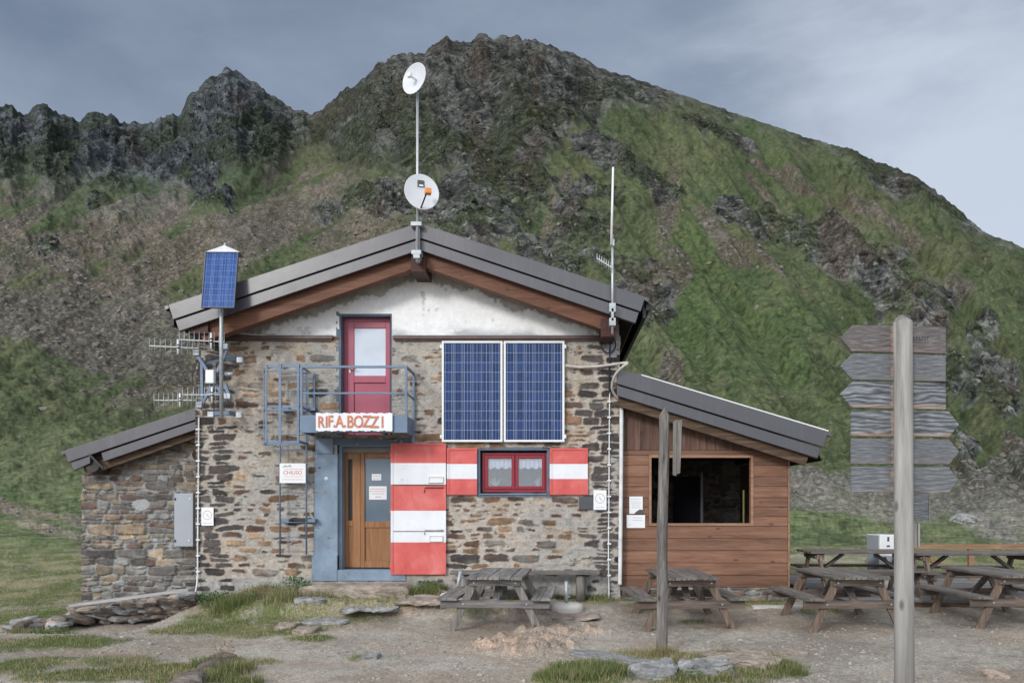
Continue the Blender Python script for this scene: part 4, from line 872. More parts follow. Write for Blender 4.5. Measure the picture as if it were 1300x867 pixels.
# ================================================================ wooden shed on the right
YS = 13.42
shed = empty('wooden_shed', (X(893, YS), YS, .1), 'reddish board clad serving shed with open window and dark metal roof right of the hut', 'shed')
SX0, SX1 = HX1 + .02, X(1000, YS)
def zs_(py): return Z(py, YS)
sy = 13.0
srl, srr = X(783.5, sy), X(1057, sy); szl, szr = Z(467, sy), Z(549, sy); ssl = (szl - szr) / (srr - srl); srt = lambda x: szl - (x - srl) * ssl
ox0, ox1, oz0, oz1 = X(827, YS), X(953, YS), zs_(664), zs_(581)
zb = zs_(745); zband = zs_(573)
cl_ = MB()   # horizontal shiplap
rows = [745, 730, 714, 697, 684, 664]
def board(px0, px1, pyb, pyt, mb=cl_): 
    mb.hexa([(px0, YS - .012, pyb), (px1, YS - .012, pyb), (px1, YS + .025, pyb), (px0, YS + .025, pyb), (px0, YS + .002, pyt - .002), (px1, YS + .002, pyt - .002), (px1, YS + .025, pyt - .002), (px0, YS + .025, pyt - .002)])
nb = 5
for k in range(nb): board(SX0, SX1, lerp(zb, oz0 - .045, k / nb), lerp(zb, oz0 - .045, (k + 1) / nb))
hh_ = [0, .135, .27, .40, .56, .70, .86, 1.0]
for a, c in ((SX0, ox0 - .045), (ox1 + .045, SX1)):
    for k in range(len(hh_) - 1): board(a, c, lerp(oz0 - .045, oz1 + .045, hh_[k]), lerp(oz0 - .045, oz1 + .045, hh_[k + 1]))
board(SX0, SX1, oz1 + .045, zband + .02)
cl_.build('lower_cladding', M['clad_h'], shed, .004)
up = MB(); xx = SX0; rngv = random.Random(4)
while xx < SX1 - .02:
    w = rngv.uniform(.10, .17); xe = min(xx + w, SX1); 
    up.prism([(xx + .002, zband + .022), (xe - .002, zband + .022), (xe - .002, srt(xe) - .42), (xx + .002, srt(xx) - .42)] if srt(xe) - .42 > zband + .03 else [(xx + .002, zband + .022), (xe - .002, zband + .022), (xe - .002, zband + .03), (xx + .002, zband + .03)], YS + rngv.uniform(-.004, .004), YS + .025); xx = xe
up.build('upper_cladding', M['clad_v'], shed, .003)
frame_box(MB(), ox0 - .045, ox1 + .045, oz0 - .045, oz1 + .045, YS - .02, YS + .10, .045).build('opening_frame', M['clad_trim'], shed, .004)
MB().box(SX1 + .001, SX1 + .03, YS - .02, YS + .1, zb, zs_(580)).build('corner_board', M['clad_trim'], shed, .003)
w_ = MB(); w_.box(SX1 - .05, SX1 - .001, YS + .026, YS + 3.6, zb, zs_(580)); w_.build('side_wall', M['clad_h'], shed)
st = stone_wall('plinth', SX0, SX1 + .05, -.2, zb, YS - .0, [(SX0, zb), (SX1 + .1, zb)], [], 'annex', shed, seed=37, res=.015)
MB().box(SX0, SX1 + .04, YS + .01, YS + 3.6, -.3, zb - .01).build('plinth_core', M['side_stone'], shed)
# inside: floor, back wall of dark stone, left partition, counter, ceiling
ins = MB(); ins.box(SX0 + .0, SX0 + .05, YS + .03, YS + 3.3, zb, 3.6); ins.box(SX0 + .05, SX1 - .06, YS + .03, YS + 3.3, zs_(575) + .05, zs_(575) + .10); ins.box(SX0 + .05, SX1 - .06, YS + .03, YS + 3.3, zb, zb + .03)
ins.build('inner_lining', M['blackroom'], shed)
stone_wall('inner_wall', SX0 + .05, SX1 - .06, zb, 3.2, YS + 3.3, [(SX0, 3.2), (SX1, 3.2)], [], 'annex', shed, seed=51, res=.03)
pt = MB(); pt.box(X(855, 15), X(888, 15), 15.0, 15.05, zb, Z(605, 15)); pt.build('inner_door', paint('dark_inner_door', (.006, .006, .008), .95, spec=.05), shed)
MB().box(X(889, 15), X(892, 15), 14.96, 15.05, zb, Z(600, 15)).build('door_post', paint('grey_door_post', (.05, .06, .08), .5), shed)
MB().box(ox0 + .05, ox1 - .02, YS + .11, YS + .5, oz0 - .08, oz0 - .05).build('counter', M['clad_trim'], shed, .004)
tag(MB().box(X(943, 13.7), X(944.6, 13.7), 13.68, 13.72, oz0 - .05, Z(622, 13.7)).build('spirit_level', paint('yellow_green_level', (.14, .15, .05), .6), None), 'slim yellow green spirit level leaning upright inside the shed window', 'tool')
def rb(o0, o1, y0, y1, xl, xr, cut=.3): return MB().prism([(xl, srt(xl) - o0), (xr - o0 * cut, srt(xr) - o0), (xr - o1 * cut, srt(xr) - o1), (xl, srt(xl) - o1)], y0, y1)
rb(0.001, .07, sy + .001, sy + .1, srr - .14, srr).build('trim_end', M['roof_metal'], shed, .006)
rb(0, .26, sy, sy + .1, srl, srr - .07).build('roof_trim', M['roof_metal'], shed, .008)
rb(.275, .45, sy + .03, sy + .1, srl, srr - .10).build('roof_trim', M['roof_metal'], shed, .008)
rb(.44, .60, sy + .12, sy + .20, srl + .03, srr - .22).build('rafter', M['beam_old'], shed, .006)
rb(.02, .05, sy + .101, YS + 4.2, srl, srr).build('roof', M['roof_metal'], shed)
rb(-.022, -.002, sy + .03, sy + .06, srl + .4, srr - .06).build('drip_edge', M['white_metal'], shed)
MB().box(SX1 - .16, SX1 + .04, YS - .10, YS + 3.8, zs_(578), zs_(569)).build('purlin_end', M['dark_soffit'], shed, .01)
ns = 60; cv = []; cf = []                                           # corrugated underside at the eave
xa, xb = SX1 + .05, srr - .18
for i in range(ns + 1):
    xq_ = lerp(SX1 - .3, srr - .12, i / ns); zz = srt(xq_) - .47 + .028 * math.sin(i * 1.15); cv += [(xq_, sy + .13, zz), (xq_, YS + 4.1, zz), (xq_, sy + .13, zz + .03), (xq_, YS + 4.1, zz + .03)]
for i in range(ns): k = i * 4; cf += [(k, k + 1, k + 5, k + 4), (k + 2, k + 6, k + 7, k + 3), (k, k + 4, k + 6, k + 2), (k + 1, k + 3, k + 7, k + 5)]
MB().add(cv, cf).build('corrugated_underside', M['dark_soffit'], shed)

# ================================================================ text helper
def text_mesh(name, body, size, loc, mat, extrude=.004, parent=None, bold=0.0, sx=1.0):
    cu = bpy.data.curves.new(name, 'FONT'); cu.body = body; cu.size = size; cu.extrude = extrude; cu.align_x = 'CENTER'; cu.align_y = 'CENTER'; cu.offset = bold
    o = bpy.data.objects.new(name, cu); COL.objects.link(o); dg = bpy.context.evaluated_depsgraph_get(); dg.update()
    me = bpy.data.meshes.new_from_object(o.evaluated_get(dg)); bpy.data.objects.remove(o); bpy.data.curves.remove(cu)
    off = abs_loc(parent) if parent is not None else Vector((0, 0, 0))
    me.transform(Matrix.Translation(Vector(loc) - off) @ Matrix.Rotation(R(90), 4, 'X') @ Matrix.Diagonal((sx, 1, 1, 1)))
    me.materials.clear(); me.materials.append(mat); me.name = name
    n = bpy.data.objects.new(name, me); COL.objects.link(n)
    if parent is not None: n.parent = parent
    return n
# hut name board on the balcony
s = empty('name_board', P(449, 536, 12.5), 'white wavy edged board with orange brown carved letters on the balcony front', 'sign')
n = 60; top = []; bot = []
for i in range(n + 1):
    u = i / n; xx = lerp(X(401, 12.5), X(498, 12.5), u); top.append((xx, Z(524.3, 12.5) + .006 * math.sin(i * .9) + .005 * math.sin(i * 2.3 + 1))); bot.append((xx, Z(547, 12.5) + .006 * math.sin(i * .7 + 2) + .004 * math.sin(i * 1.9)))
MB().prism(bot + top[::-1], 12.50, 12.53).build('board', M['white_paint'], s)
letters = [('R', 407.5), ('I', 414.5), ('F', 419.5), ('.', 424.2), ('A', 431), ('.', 437.8), ('B', 444.5), ('O', 455), ('Z', 465.5), ('Z', 475.5), ('I', 485.5)]
rl_ = random.Random(3); tm = []
for ch, px in letters: tm.append(text_mesh('letter', ch, .255 * rl_.uniform(.94, 1.05), P(px, 536.0 + (rl_.uniform(-.6, .6) if ch != '.' else 0.0), 12.494), M['sign_orange'], .004, s, .0045, .74 if ch in 'ABORF' else .80))
# printed boards and papers
def card(name, px0, px1, py0, py1, y, lab, cat, thick=.012, mat='paper', roll=0):
    s = empty(name, (X((px0 + px1) / 2, y), y, Z(py1, y)), lab, cat)
    MB().box(X(px0, y), X(px1, y), y, y + thick, Z(py1, y), Z(py0, y)).build('panel', M[mat], s, .002); return s
def strips(s, y, lines, mat, px0, px1, hpx=1.0):   # lines of print too small to read
    rr = random.Random(int(px0)); m_ = MB()
    for py in lines:
        x = px0 + rr.uniform(0, .12) * (px1 - px0)
        e = px1 - rr.uniform(0, .12) * (px1 - px0)
        while x < e - .6:
            w = rr.uniform(.8, 2.6); x2 = min(e, x + w); m_.box(X(x, y), X(x2, y), y - .0015, y - .0002, Z(py + hpx / 2, y), Z(py - hpx / 2, y)); x = x2 + .5
    m_.build('small_print', M[mat], s)
yb = 13.09
s = card('notice_board', 355, 388, 588, 613, yb, 'white notice board with red printing fixed to the ladder', 'sign')
text_mesh('lettering', 'CHIUSO', .085, (X(371.5, yb), yb - .002, Z(600, yb)), M['ink_red'], .001, s)
strips(s, yb, (595.5,), 'ink_pink', 358, 386, .9); strips(s, yb, (604.8, 608.6), 'ink_pink', 358, 386, .9)
MB().add([(X(358, yb), yb - .001, Z(593, yb)), (X(362, yb), yb - .001, Z(590, yb)), (X(365, yb), yb - .001, Z(591.5, yb)), (X(368, yb), yb - .001, Z(589.5, yb)), (X(371, yb), yb - .001, Z(592.6, yb))], [(0, 1, 2, 3, 4)]).build('mountain_emblem', M['ink_grey'], s)
def nosmoke(px0, px1, py0, py1, y, lab):
    s = card('round_mark_sign', px0, px1, py0, py1, y, lab, 'sign'); cx_, cz_ = X((px0 + px1) / 2, y), Z(lerp(py0, py1, .42), y); r = .38 * (X(px1, y) - X(px0, y)); m_ = MB()
    for k in range(24):
        a, b_ = 2 * math.pi * k / 24, 2 * math.pi * (k + 1) / 24; m_.add([(cx_ + q * math.cos(t_), y - .0012, cz_ + q * math.sin(t_)) for q, t_ in ((r, a), (r, b_), (r * .86, b_), (r * .86, a))], [(0, 1, 2, 3)])
    m_.build('red_ring', M['ink_pink'], s)
    m2 = MB(); m2.bar((cx_ - r * .1, y - .001, cz_ + r * .2), (cx_ + r * .3, y - .001, cz_ - r * .45), .001, r * .16, (0, 0, 1)); m2.bar((cx_ - r * .35, y - .001, cz_ + r * .35), (cx_ - r * .1, y - .001, cz_ + r * .2), .001, r * .08); m2.build('hand_pictogram', M['ink_grey'], s)
    strips(s, y, (lerp(py0, py1, .87),), 'ink_grey', px0 + 2, px1 - 2, .7)
nosmoke(255.5, 271, 644, 667, YF - .055, 'small white sign with red ring beside the grey cabinet')
nosmoke(753.5, 770, 622, 647, YF - .055, 'small white sign with red ring over the slate plate')
tag(MB().box(X(735), X(752.8), YF - .05, YF - .025, Z(646.5), Z(630.5)).build('slate_plate', M['slate'], None, .003), 'blank dark slate plate on the wall at the right of the window', 'plaque')
s = card('printed_sheet', 799, 816, 630, 652, YS - .022, 'upper printed sheet with grey corner picture on the shed boards', 'notice', .004)
strips(s, YS - .022, (633, 636.5, 639, 641.5, 644), 'ink_grey', 801, 814, .7)
ys2 = YS - .022
MB().add([(X(805, ys2), ys2 - .001, Z(652, ys2)), (X(816, ys2), ys2 - .001, Z(652, ys2)), (X(816, ys2), ys2 - .001, Z(647, ys2)), (X(812, ys2), ys2 - .001, Z(646.4, ys2)), (X(808, ys2), ys2 - .001, Z(649, ys2))], [(0, 1, 2, 3, 4)]).build('picture_corner', M['slate'], s)
s = card('printed_sheet', 795.5, 819, 653.5, 670, YS - .022, 'lower landscape sheet with three short lines on the shed boards', 'notice', .004)
strips(s, ys2, (657, 660.2), 'ink_grey', 802, 816, .7); strips(s, ys2, (666,), 'ink_grey', 797, 802, .6)
# notices on the entrance door
yd2 = YF + .24 - .004
s = card('door_label', 472, 484, 601.5, 609.5, yd2, 'two small white stickers on the grey entrance door glass', 'sticker', .003); strips(s, yd2, (604, 607.5), 'ink_grey', 473, 483, .7)
s = card('door_notice', 468.5, 491, 617, 634, yd2, 'white printed notice on the grey entrance door glass', 'notice', .003); strips(s, yd2, (620.5, 623.5, 626.5), 'ink_pink', 470, 490, 1.0); strips(s, yd2, (630.5,), 'ink_red', 476, 484, .9)
s = empty('round_marker', P(414, 607, YF - .05), 'tiny round white marker with an arrow on the blue door surround', 'marker')
MB().lathe([(.0002, .004), (.03, .004), (.032, 0)], 20, Matrix.Translation(P(414.5, 607.3, 13.262)) @ Matrix.Rotation(R(90), 4, 'X')).build('disc', M['paper'], s)
MB().bar(P(416, 605.5, 13.256), P(413, 607.3, 13.256), .002, .006).bar(P(413, 607.3, 13.256), P(416, 609.1, 13.256), .002, .006).build('arrow', M['slate'], s)

# ================================================================ solar panels on the wall
def solar_panel(name, w, h, cx_, cz_, base, line, fr, frm, lab, grp=None, lo=.86, hi=1.25):
    s = empty(name, (0, 0, 0), lab, 'solar panel', grp)
    f = frame_box(MB(), 0, w, 0, h, -.02, .022, fr); f.build('frame', frm, s, .002)
    iw, ih = w - 2 * fr, h - 2 * fr
    p = MB().box(0, iw, 0, .012, 0, ih).build('cells', solar('solar_cells', cx_, cz_, iw, ih, base, line, lo, hi, .03 if h < 1.2 else .18), s); p.location = (fr, -.008, fr)
    MB().box(fr, w - fr, .0045, .018, fr, h - fr).build('back_sheet', M['white_metal'], s)
    return s
pw, ph = (X(638.5) - X(562)), Z(434.5) - Z(561.5)
a = solar_panel('solar_panel', pw, ph, 6, 10, (.020, .048, .145), (.42, .46, .56), .034, M['white_metal'], 'left of the two framed blue solar panels on the stone wall', 'solar panels on the facade', .72, 1.2); a.location = (X(562), YF - .09, Z(561.5))
c = copy_tree(a); c.location = (X(640), YF - .09, Z(561.5)); c['label'] = 'right of the two framed blue solar panels on the stone wall'
for o, xs2 in ((a, (-.03,)), (c, (pw - .0,))):
    m_ = MB()
    for zz in (.06, ph - .12):
        for q in xs2: m_.box(q, q + .03, -.02, .06, zz, zz + .06)
    m_.build('clamp', M['white_metal'], o, .003, False)

# ================================================================ mast with small solar panel and aerials at the left corner
mast = empty('equipment_mast', (X(281, 13.0), 13.0, Z(545, 13.0)), 'galvanised bracket mast with crossed arms at the left corner of the hut', 'mast')
xm_ = X(281, 13.0)
MB().tube([(X(281, 12.52), 12.52, Z(531, 12.52)), (X(281, 12.52), 12.52, Z(325, 12.52))], .030, 12).build('pole', M['galv'], mast)
br = MB(); q = lambda px, py, d=12.95: tuple(P(px, py, d))
br.bar(q(250, 450), q(284, 503), .04, .05); br.bar(q(288, 445), q(254, 520), .035, .04); br.bar(q(256, 454, 12.98), q(257, 516, 12.98), .04, .04); br.bar(q(258, 462, 13.05), q(290, 455, 13.15), .03, .04)
br.bar(q(268, 525), q(292, 524), .07, .06); br.bar(q(290, 524), (X(305), YF - .02, Z(527)), .05, .07); br.bar(q(281, 455, 13.05), (X(308), YF - .02, Z(457)), .05, .06); br.bar(q(262, 500), q(286, 498), .03, .03); br.bar(q(286, 488), q(293, 508), .05, .05)
br.build('bracket_arms', M['blue_steel'], mast)
for px, py in ((250, 448), (286, 440), (289, 503), (253, 514), (268, 526), (305, 457), (304, 527)): v = P(px, py, 12.93); MB().box(v.x - .05, v.x + .05, v.y - .03, v.y + .04, v.z - .045, v.z + .045).build('clamp', M['galv'], mast, .006)
v = P(267.5, 478.5, 12.88); MB().box(v.x - .07, v.x + .07, v.y - .05, v.y + .04, v.z - .11, v.z + .11).build('junction_box', M['white_metal'], mast, .015)
v = P(291, 475, 13.05); MB().tube([(v.x - .06, v.y, v.z), (v.x + .08, v.y - .02, v.z)], .035, 12).build('lamp_barrel', M['galv'], mast)
cb = MB()
def curve(pts, n=10):
    pts = [Vector(p) for p in pts]; out = []
    for i in range(len(pts) - 1):
        p0, p1, p2, p3 = pts[max(i - 1, 0)], pts[i], pts[i + 1], pts[min(i + 2, len(pts) - 1)]
        for k in range(n):
            t = k / n; out.append(.5 * ((2 * p1) + (-p0 + p2) * t + (2 * p0 - 5 * p1 + 4 * p2 - p3) * t * t + (-p0 + 3 * p1 - 3 * p2 + p3) * t ** 3))
    return out + [pts[-1]]
cb.tube(curve([q(266, 392), q(266, 420), q(272, 432), q(281, 440)]), .007, 6); cb.tube(curve([q(276, 393), q(280, 412), q(287, 420), q(284, 432), q(280, 436)]), .007, 6)
cb.tube(curve([q(207, 508), q(209, 490), q(222, 474), q(243, 463), q(262, 460)]), .006, 6); cb.tube(curve([q(250, 462), q(244, 480), q(248, 500), q(253, 516)]), .007, 6); cb.tube(curve([q(268, 490), q(270, 505), q(272, 520)]), .009, 6)
cb.build('cable', M['black'], mast)
def yagi(px0, py0, px1, py1, n, elem, d, lab, thick_at):
    a, b_ = P(px0, py0, d), P(px1, py1, d); s = empty('yagi_antenna', (b_.x, b_.y, b_.z), lab, 'antenna', 'yagi antennas at the left corner')
    MB().bar(a, b_, .014, .014).build('boom', M['galv'], s)
    m_ = MB()
    for k in range(n):
        p = a.lerp(b_, k / (n - 1)); h = elem * (1 - .12 * (1 - k / n)) / 2; m_.tube([(p.x, p.y - .012, p.z - h), (p.x, p.y - .012, p.z + h)], .0042, 6)
    m_.build('elements', M['alu'], s)
    p = a.lerp(b_, thick_at); m_ = MB(); m_.tube([(p.x, p.y - .03, p.z - elem * .42), (p.x, p.y - .03, p.z + elem * .42)], .016, 10); m_.build('dipole', M['white_metal'], s)
    m_ = MB()
    for k in (-.10, .06): m_.tube([(p.x, p.y - .03, p.z + elem * k), (p.x, p.y - .03, p.z + elem * (k + .08))], .0175, 10)
    m_.build('dipole_band', M['black'], s)
yagi(190, 439, 252, 442, 10, .28, 12.80, 'upper outermost comb like antenna reaching left of the roof corner', .60)
yagi(228, 431, 285, 434, 10, .30, 12.65, 'upper inner comb like antenna in front of the roof corner', .72)
yagi(196, 508, 250, 508, 10, .26, 12.80, 'lower outermost comb like antenna above the annex roof', .62)
yagi(232, 501, 288, 501, 9, .28, 12.65, 'lower inner comb like antenna beside the white junction box', .68)
sp = solar_panel('mast_solar_panel', .515, .92, 4, 9, (.028, .075, .24), (.24, .32, .50), .012, paint('dark_panel_frame', (.05, .06, .09), .4), 'small tilted blue solar panel on the mast at the left roof end')
sp.rotation_euler = (R(-9), R(.5), 0); sp.location = P(255.5, 391, 12.32); sp.location.z += 0
MB().add([(0, 0, .93), (.535, 0, .93), (.268, .02, 1.05), (0, .2, .93), (.535, .2, .93), (.268, .2, 1.06)], [(0, 1, 2), (3, 5, 4), (0, 2, 5, 3), (1, 4, 5, 2)]).tube([(.268, .05, 1.0), (.268, .05, 1.10)], .02, 8).build('cap', M['alu'], sp, 0, False)

# ================================================================ ridge mast with dishes
rm_ = empty('dish_mast', P(530, 331, 12.5), 'tall slim pole on the roof ridge carrying two white dishes', 'mast')
xr = X(530, 12.5); MB().tube([(xr, 12.5, Z(332, 12.5)), (xr, 12.5, Z(118, 12.5))], .021, 12).build('pole', M['alu'], rm_)
m_ = MB()
for py, w in ((286, .10), (322, .09), (327, .06)): zz = Z(py, 12.5); m_.box(xr - w, xr + w * .7, 12.46, 12.64, zz - .02, zz + .045)
m_.box(xr - .03, xr + .03, 12.52, 12.60, Z(332, 12.5), Z(280, 12.5)); m_.build('clamp', M['galv'], rm_, .004)
def dish(name, px, py, d, r, az_, el, lab, stretch=1.0, depth=.16):
    s = empty(name, P(px, py, d), lab, 'satellite dish'); s.rotation_euler = (R(90 - el), 0, R(az_))    # local +z looks towards the camera side
    prof = [(r * k / 14 + .0004, depth * r * ((k / 14) ** 2)) for k in range(15)]
    prof2 = [(p[0], p[1] - .008) for p in prof][::-1]; m_ = MB(); m_.lathe([(p[0], p[1]) for p in prof] + [(r + .008, prof[-1][1] + .002), (r + .008, prof[-1][1] - .012)] + prof2, 48, Matrix.Diagonal((1, stretch, 1, 1)))
    m_.build('reflector', M['dish_grey'], s, 0, False); return s
dd = dish('point_dish', 528.5, 102, 12.42, .235, -34, 4, 'upper small white dish with a central stub at the pole top', 1.0, .22)
MB().tube([(0, 0, .01), (0, 0, .13)], .018, 10).box(-.035, .035, -.03, .03, .12, .17).build('feed', M['white_metal'], dd, .004, False)
MB().tube([(0, 0, -.01), (.0, 0, -.08)], .045, 12).build('mount', M['galv'], dd, 0, False)
ds = dish('offset_dish', 535, 245, 12.36, .262, 20, 8, 'lower white dish with orange receiver on the roof ridge pole', 1.08, .12)
MB().bar((-.02, -.27, .02), (.02, -.16, .24), .022, .022).build('feed_arm', M['black'], ds, 0, False)
MB().tube([(.05, -.12, .27), (.06, -.04, .16)], .042, 12).box(.005, .10, -.15, -.06, .21, .29).build('receiver', M['orange'], ds, .01, False)
MB().box(-.06, .05, .09, .20, .008, .016).build('maker_plate', M['slate'], ds, 0, False)
MB().box(-.035, .03, .10, .125, .0162, .018).build('plate_print', M['paper'], ds, 0, False)
MB().box(-.06, .06, -.06, .06, -.12, -.012).build('mount', M['galv'], ds, .01, False)

# ================================================================ whip aerials at the right eave
ra = empty('whip_antenna', P(777, 420, 12.5), 'thin white whip aerial on a pole at the right roof end', 'antenna')
xw = X(777.5, 12.5); MB().tube([(xw, 12.5, Z(424, 12.5)), (xw, 12.5, Z(298, 12.5))], .020, 10).build('pole', M['alu'], ra)
MB().tube([(xw - .02, 12.46, Z(312, 12.5)), (xw + .008, 12.46, Z(214, 12.5))], .0175, 10, rs=[.02, .017]).build('whip', M['white_metal'], ra)
m_ = MB()
for py, w, h in ((309, .03, .05), (391, .05, .07), (409, .05, .06), (400, .02, .1)): zz = Z(py, 12.5); m_.box(xw - w, xw + w, 12.455, 12.6, zz - h, zz + h)
m_.build('clamp', M['galv'], ra, .004)
a, b_ = P(758, 328, 12.5), P(777, 340, 12.45); s = empty('small_yagi', b_, 'short comb like antenna halfway up the whip pole', 'antenna'); MB().bar(a, b_, .014, .014).build('boom', M['galv'], s); m_ = MB()
for k in range(7): p = a.lerp(b_, k / 6.5); m_.tube([(p.x, p.y - .01, p.z - .07), (p.x, p.y - .01, p.z + .07)], .006, 6)
m_.build('elements', M['alu'], s)
s = empty('wall_camera', P(764, 417, 13.15), 'small black and white camera under the right purlin', 'camera')
v = P(766, 416, 13.2); MB().box(v.x - .035, v.x + .035, 13.1, 13.28, v.z - .05, v.z + .04).build('housing', M['white_metal'], s, .008); v = P(761.5, 417.5, 13.1); MB().box(v.x - .035, v.x + .03, 12.98, 13.12, v.z - .03, v.z + .03).build('camera_head', M['black'], s, .008)
# cables and pipes on the facade
yc = YF - .05
def cable(name, pts, r, mat, lab, cat, n=8): o = MB().tube(curve([tuple(P(a_, b__, d_)) for a_, b__, d_ in pts]), r, n).build(name, M[mat]); return tag(o, lab, cat)
cable('lightning_cable', [(774, 498, 13.25), (773.5, 560, 13.25), (773, 640, 13.25), (772.5, 700, 13.25), (773, 748, 13.22), (773, 760, 13.2)], .011, 'cable_white', 'thin white cable running down the right end of the stone wall', 'cable')
clips = []
for py in range(510, 740, 20): v = P(773.3, py, 13.25); clips.append(MB().box(v.x - .03, v.x + .03, 13.22, 13.29, v.z - .012, v.z + .012).build('clip', M['white_metal']))
def adopt(child, parent):
    child.data.transform(Matrix.Translation(-abs_loc(parent))) if child.type == 'MESH' and child.location.length == 0 else None; child.parent = parent
for o in clips: adopt(o, bpy.data.objects['lightning_cable'])
cable('black_cable', [(777, 414, 12.7), (775, 424, 13.0), (774.5, 440, 13.2), (773.5, 470, 13.24), (773.5, 500, 13.25)], .012, 'black', 'black cable dropping from the whip pole to the white cable', 'cable')
tag(MB().tube([Vector((X(772) + .12 * math.cos(t_ * .35), 13.2 + .01 * (t_ % 2), Z(439) + .14 * math.sin(t_ * .35))) for t_ in range(19)], .012, 6).build('cable_loop', M['black']), 'black loop of spare cable below the right purlin', 'cable')
v = P(774, 440, 13.26); tag(MB().box(v.x - .05, v.x + .12, 13.262, 13.30, v.z - .18, v.z + .10).build('metal_cover', M['plate_grey'], None, .006), 'grey metal cover plate on the wall behind the cable loop', 'plate')
cable('corrugated_conduit', [(718, 464, 13.2), (735, 466, 13.22), (758, 465, 13.2), (775, 463, 13.1), (790, 461, 12.9), (797, 461, 12.88), (790, 466, 12.88), (781, 476, 12.95), (777, 490, 13.1), (780, 500, 13.2), (787, 508, 13.25), (789, 516, 13.25)], .022, 'conduit', 'cream conduit looping from the solar panel over the shed roof corner', 'conduit', 10)
cable('drain_pipe', [(789, 514, 13.24), (788.5, 600, 13.24), (787.5, 700, 13.24), (787, 742, 13.24)], .033, 'cable_white', 'straight white pipe between the stone wall and the shed', 'pipe', 12)
cable('earth_cable', [(252.5, 530, 13.24), (252, 600, 13.25), (251, 690, 13.25), (250.5, 735, 13.22), (247, 755, 13.1), (241, 773, 12.9)], .013, 'cable_white', 'white cable bending outwards at the left corner of the hut', 'cable')
m_ = MB()
for py in range(545, 740, 20): v = P(252, py, 13.25); adopt(MB().box(v.x - .03, v.x + .03, 13.22, 13.31, v.z - .012, v.z + .012).build('clip', M['white_metal']), bpy.data.objects['earth_cable'])
s = empty('electric_cabinet', P(233, 694, 13.6), 'pale grey metal electric cabinet on the annex wall', 'cabinet')
MB().box(X(221, 13.6), X(245.5, 13.6), 13.6, 13.8, Z(694, 13.6), Z(626, 13.6)).build('case', M['plate_grey'], s, .008)
MB().box(X(221.5, 13.58), X(245, 13.58), 13.58, 13.599, Z(693.5, 13.58), Z(626.5, 13.58)).build('door', M['plate_grey'], s, .008)
MB().box(X(221.2, 13.57), X(223, 13.57), 13.57, 13.6, Z(635, 13.57), Z(632, 13.57)).box(X(221.2, 13.57), X(223, 13.57), 13.57, 13.6, Z(688, 13.57), Z(685, 13.57)).build('hinge', M['black'], s)
MB().box(X(240, 13.57), X(241.6, 13.57), 13.57, 13.58, Z(634, 13.57), Z(632, 13.57)).box(X(239, 13.57), X(240.6, 13.57), 13.57, 13.58, Z(687, 13.57), Z(685, 13.57)).build('lock', M['white_metal'], s)
tag(MB().tube(curve([tuple(P(a_, b__, 13.2)) for a_, b__ in ((283, 425), (292, 422), (330, 425), (350, 424))]), .012, 6).build('gable_cable', M['conduit']), 'pale cable lying on the left flashing below the gable', 'cable')

# ================================================================ picnic tables
def picnic(lab, x, y, rot, wx_, wy_, wz_, zoff=0.0, L=1.62, Wt=.78, Wb=1.58, cloth=None, xtra=0.0):
    """local frame: length along y, benches at either side in x"""
    z = max(on_ground(x, y), gz(x, y)) if not zoff else zoff
    s = empty('picnic_table', (x, y, z), lab, 'picnic table', 'wooden picnic tables outside the hut'); s.rotation_euler = (0, 0, R(rot)); rr = random.Random(int(x * 100))
    H = .735; tt = MB(); nbd = 5; w = Wt / nbd
    for k in range(nbd):
        a = -Wt / 2 + k * w; dz = rr.uniform(-.003, .003); e0, e1 = rr.uniform(-.012, .012), rr.uniform(-.012, .012)
        tt.box(a + .003, a + w - .003, -L / 2 + e0, L / 2 + e1, H - .038 + dz, H + dz)
    tt.build('tabletop', wy_, s, .005, False)
    for sd in (-1, 1):
        m_ = MB()
        for k in range(2): a = sd * (Wb / 2 - .145) + (k - .5) * .138; m_.box(a - .067, a + .067, -L / 2 + rr.uniform(-.01, .01), L / 2 + rr.uniform(-.01, .01), .412, .450)
        m_.build('seat', wy_, s, .005, False)
    for fy in (-1, 1):
        yy = fy * (L / 2 - .17)
        for sd in (-1, 1):
            a, b2 = Vector((sd * .62, yy, -.03)), Vector((sd * .27, yy, H - .045)); d = (b2 - a); u = Vector((.058, 0, 0)); v_ = Vector((0, .022, 0))
            MB().hexa([a - u - v_, a + u - v_, a + u + v_, a - u + v_, b2 - u - v_, b2 + u - v_, b2 + u + v_, b2 - u + v_]).build('leg', wz_, s, .004, False)
        MB().box(-Wb / 2 + .03, Wb / 2 - .03, yy - fy * 0 + (.024 if fy < 0 else -.064) - (.09 if fy < 0 else -.09), yy + (.064 if fy < 0 else -.024) - (.09 if fy < 0 else -.09), .30, .408).build('crossbeam', wx_, s, .004, False)
        MB().box(-Wt / 2 + .04, Wt / 2 - .04, yy - .066, yy - .024, H - .13, H - .042).box(-Wt / 2 + .04, Wt / 2 - .04, yy + .024, yy + .064, H - .13, H - .042).build('top_batten', wx_, s, .004, False)
        MB().bar((0, yy - fy * .03, .33), (0, yy - fy * .5, H - .06), .09, .045, (0, 0, 1)).build('brace', wy_, s, .004, False)
        bo = MB()
        for sd in (-1, 1):
            for hz, hx2 in ((.355, .44), (H - .085, .29)): bo.tube([(sd * hx2, yy + (-.075 if fy < 0 else .075) - 0, hz), (sd * hx2, yy, hz)], .013, 8)
        bo.build('bolt', M['galv'], s, 0, False)
    MB().box(-.05, .05, -L / 2 + .2, L / 2 - .2, .30, .345).build('stretcher', wy_, s, .004, False)
    return s
G, B_ = ('grey_x', 'grey_y', 'grey_z'), ('brown_x', 'brown_y', 'brown_z')
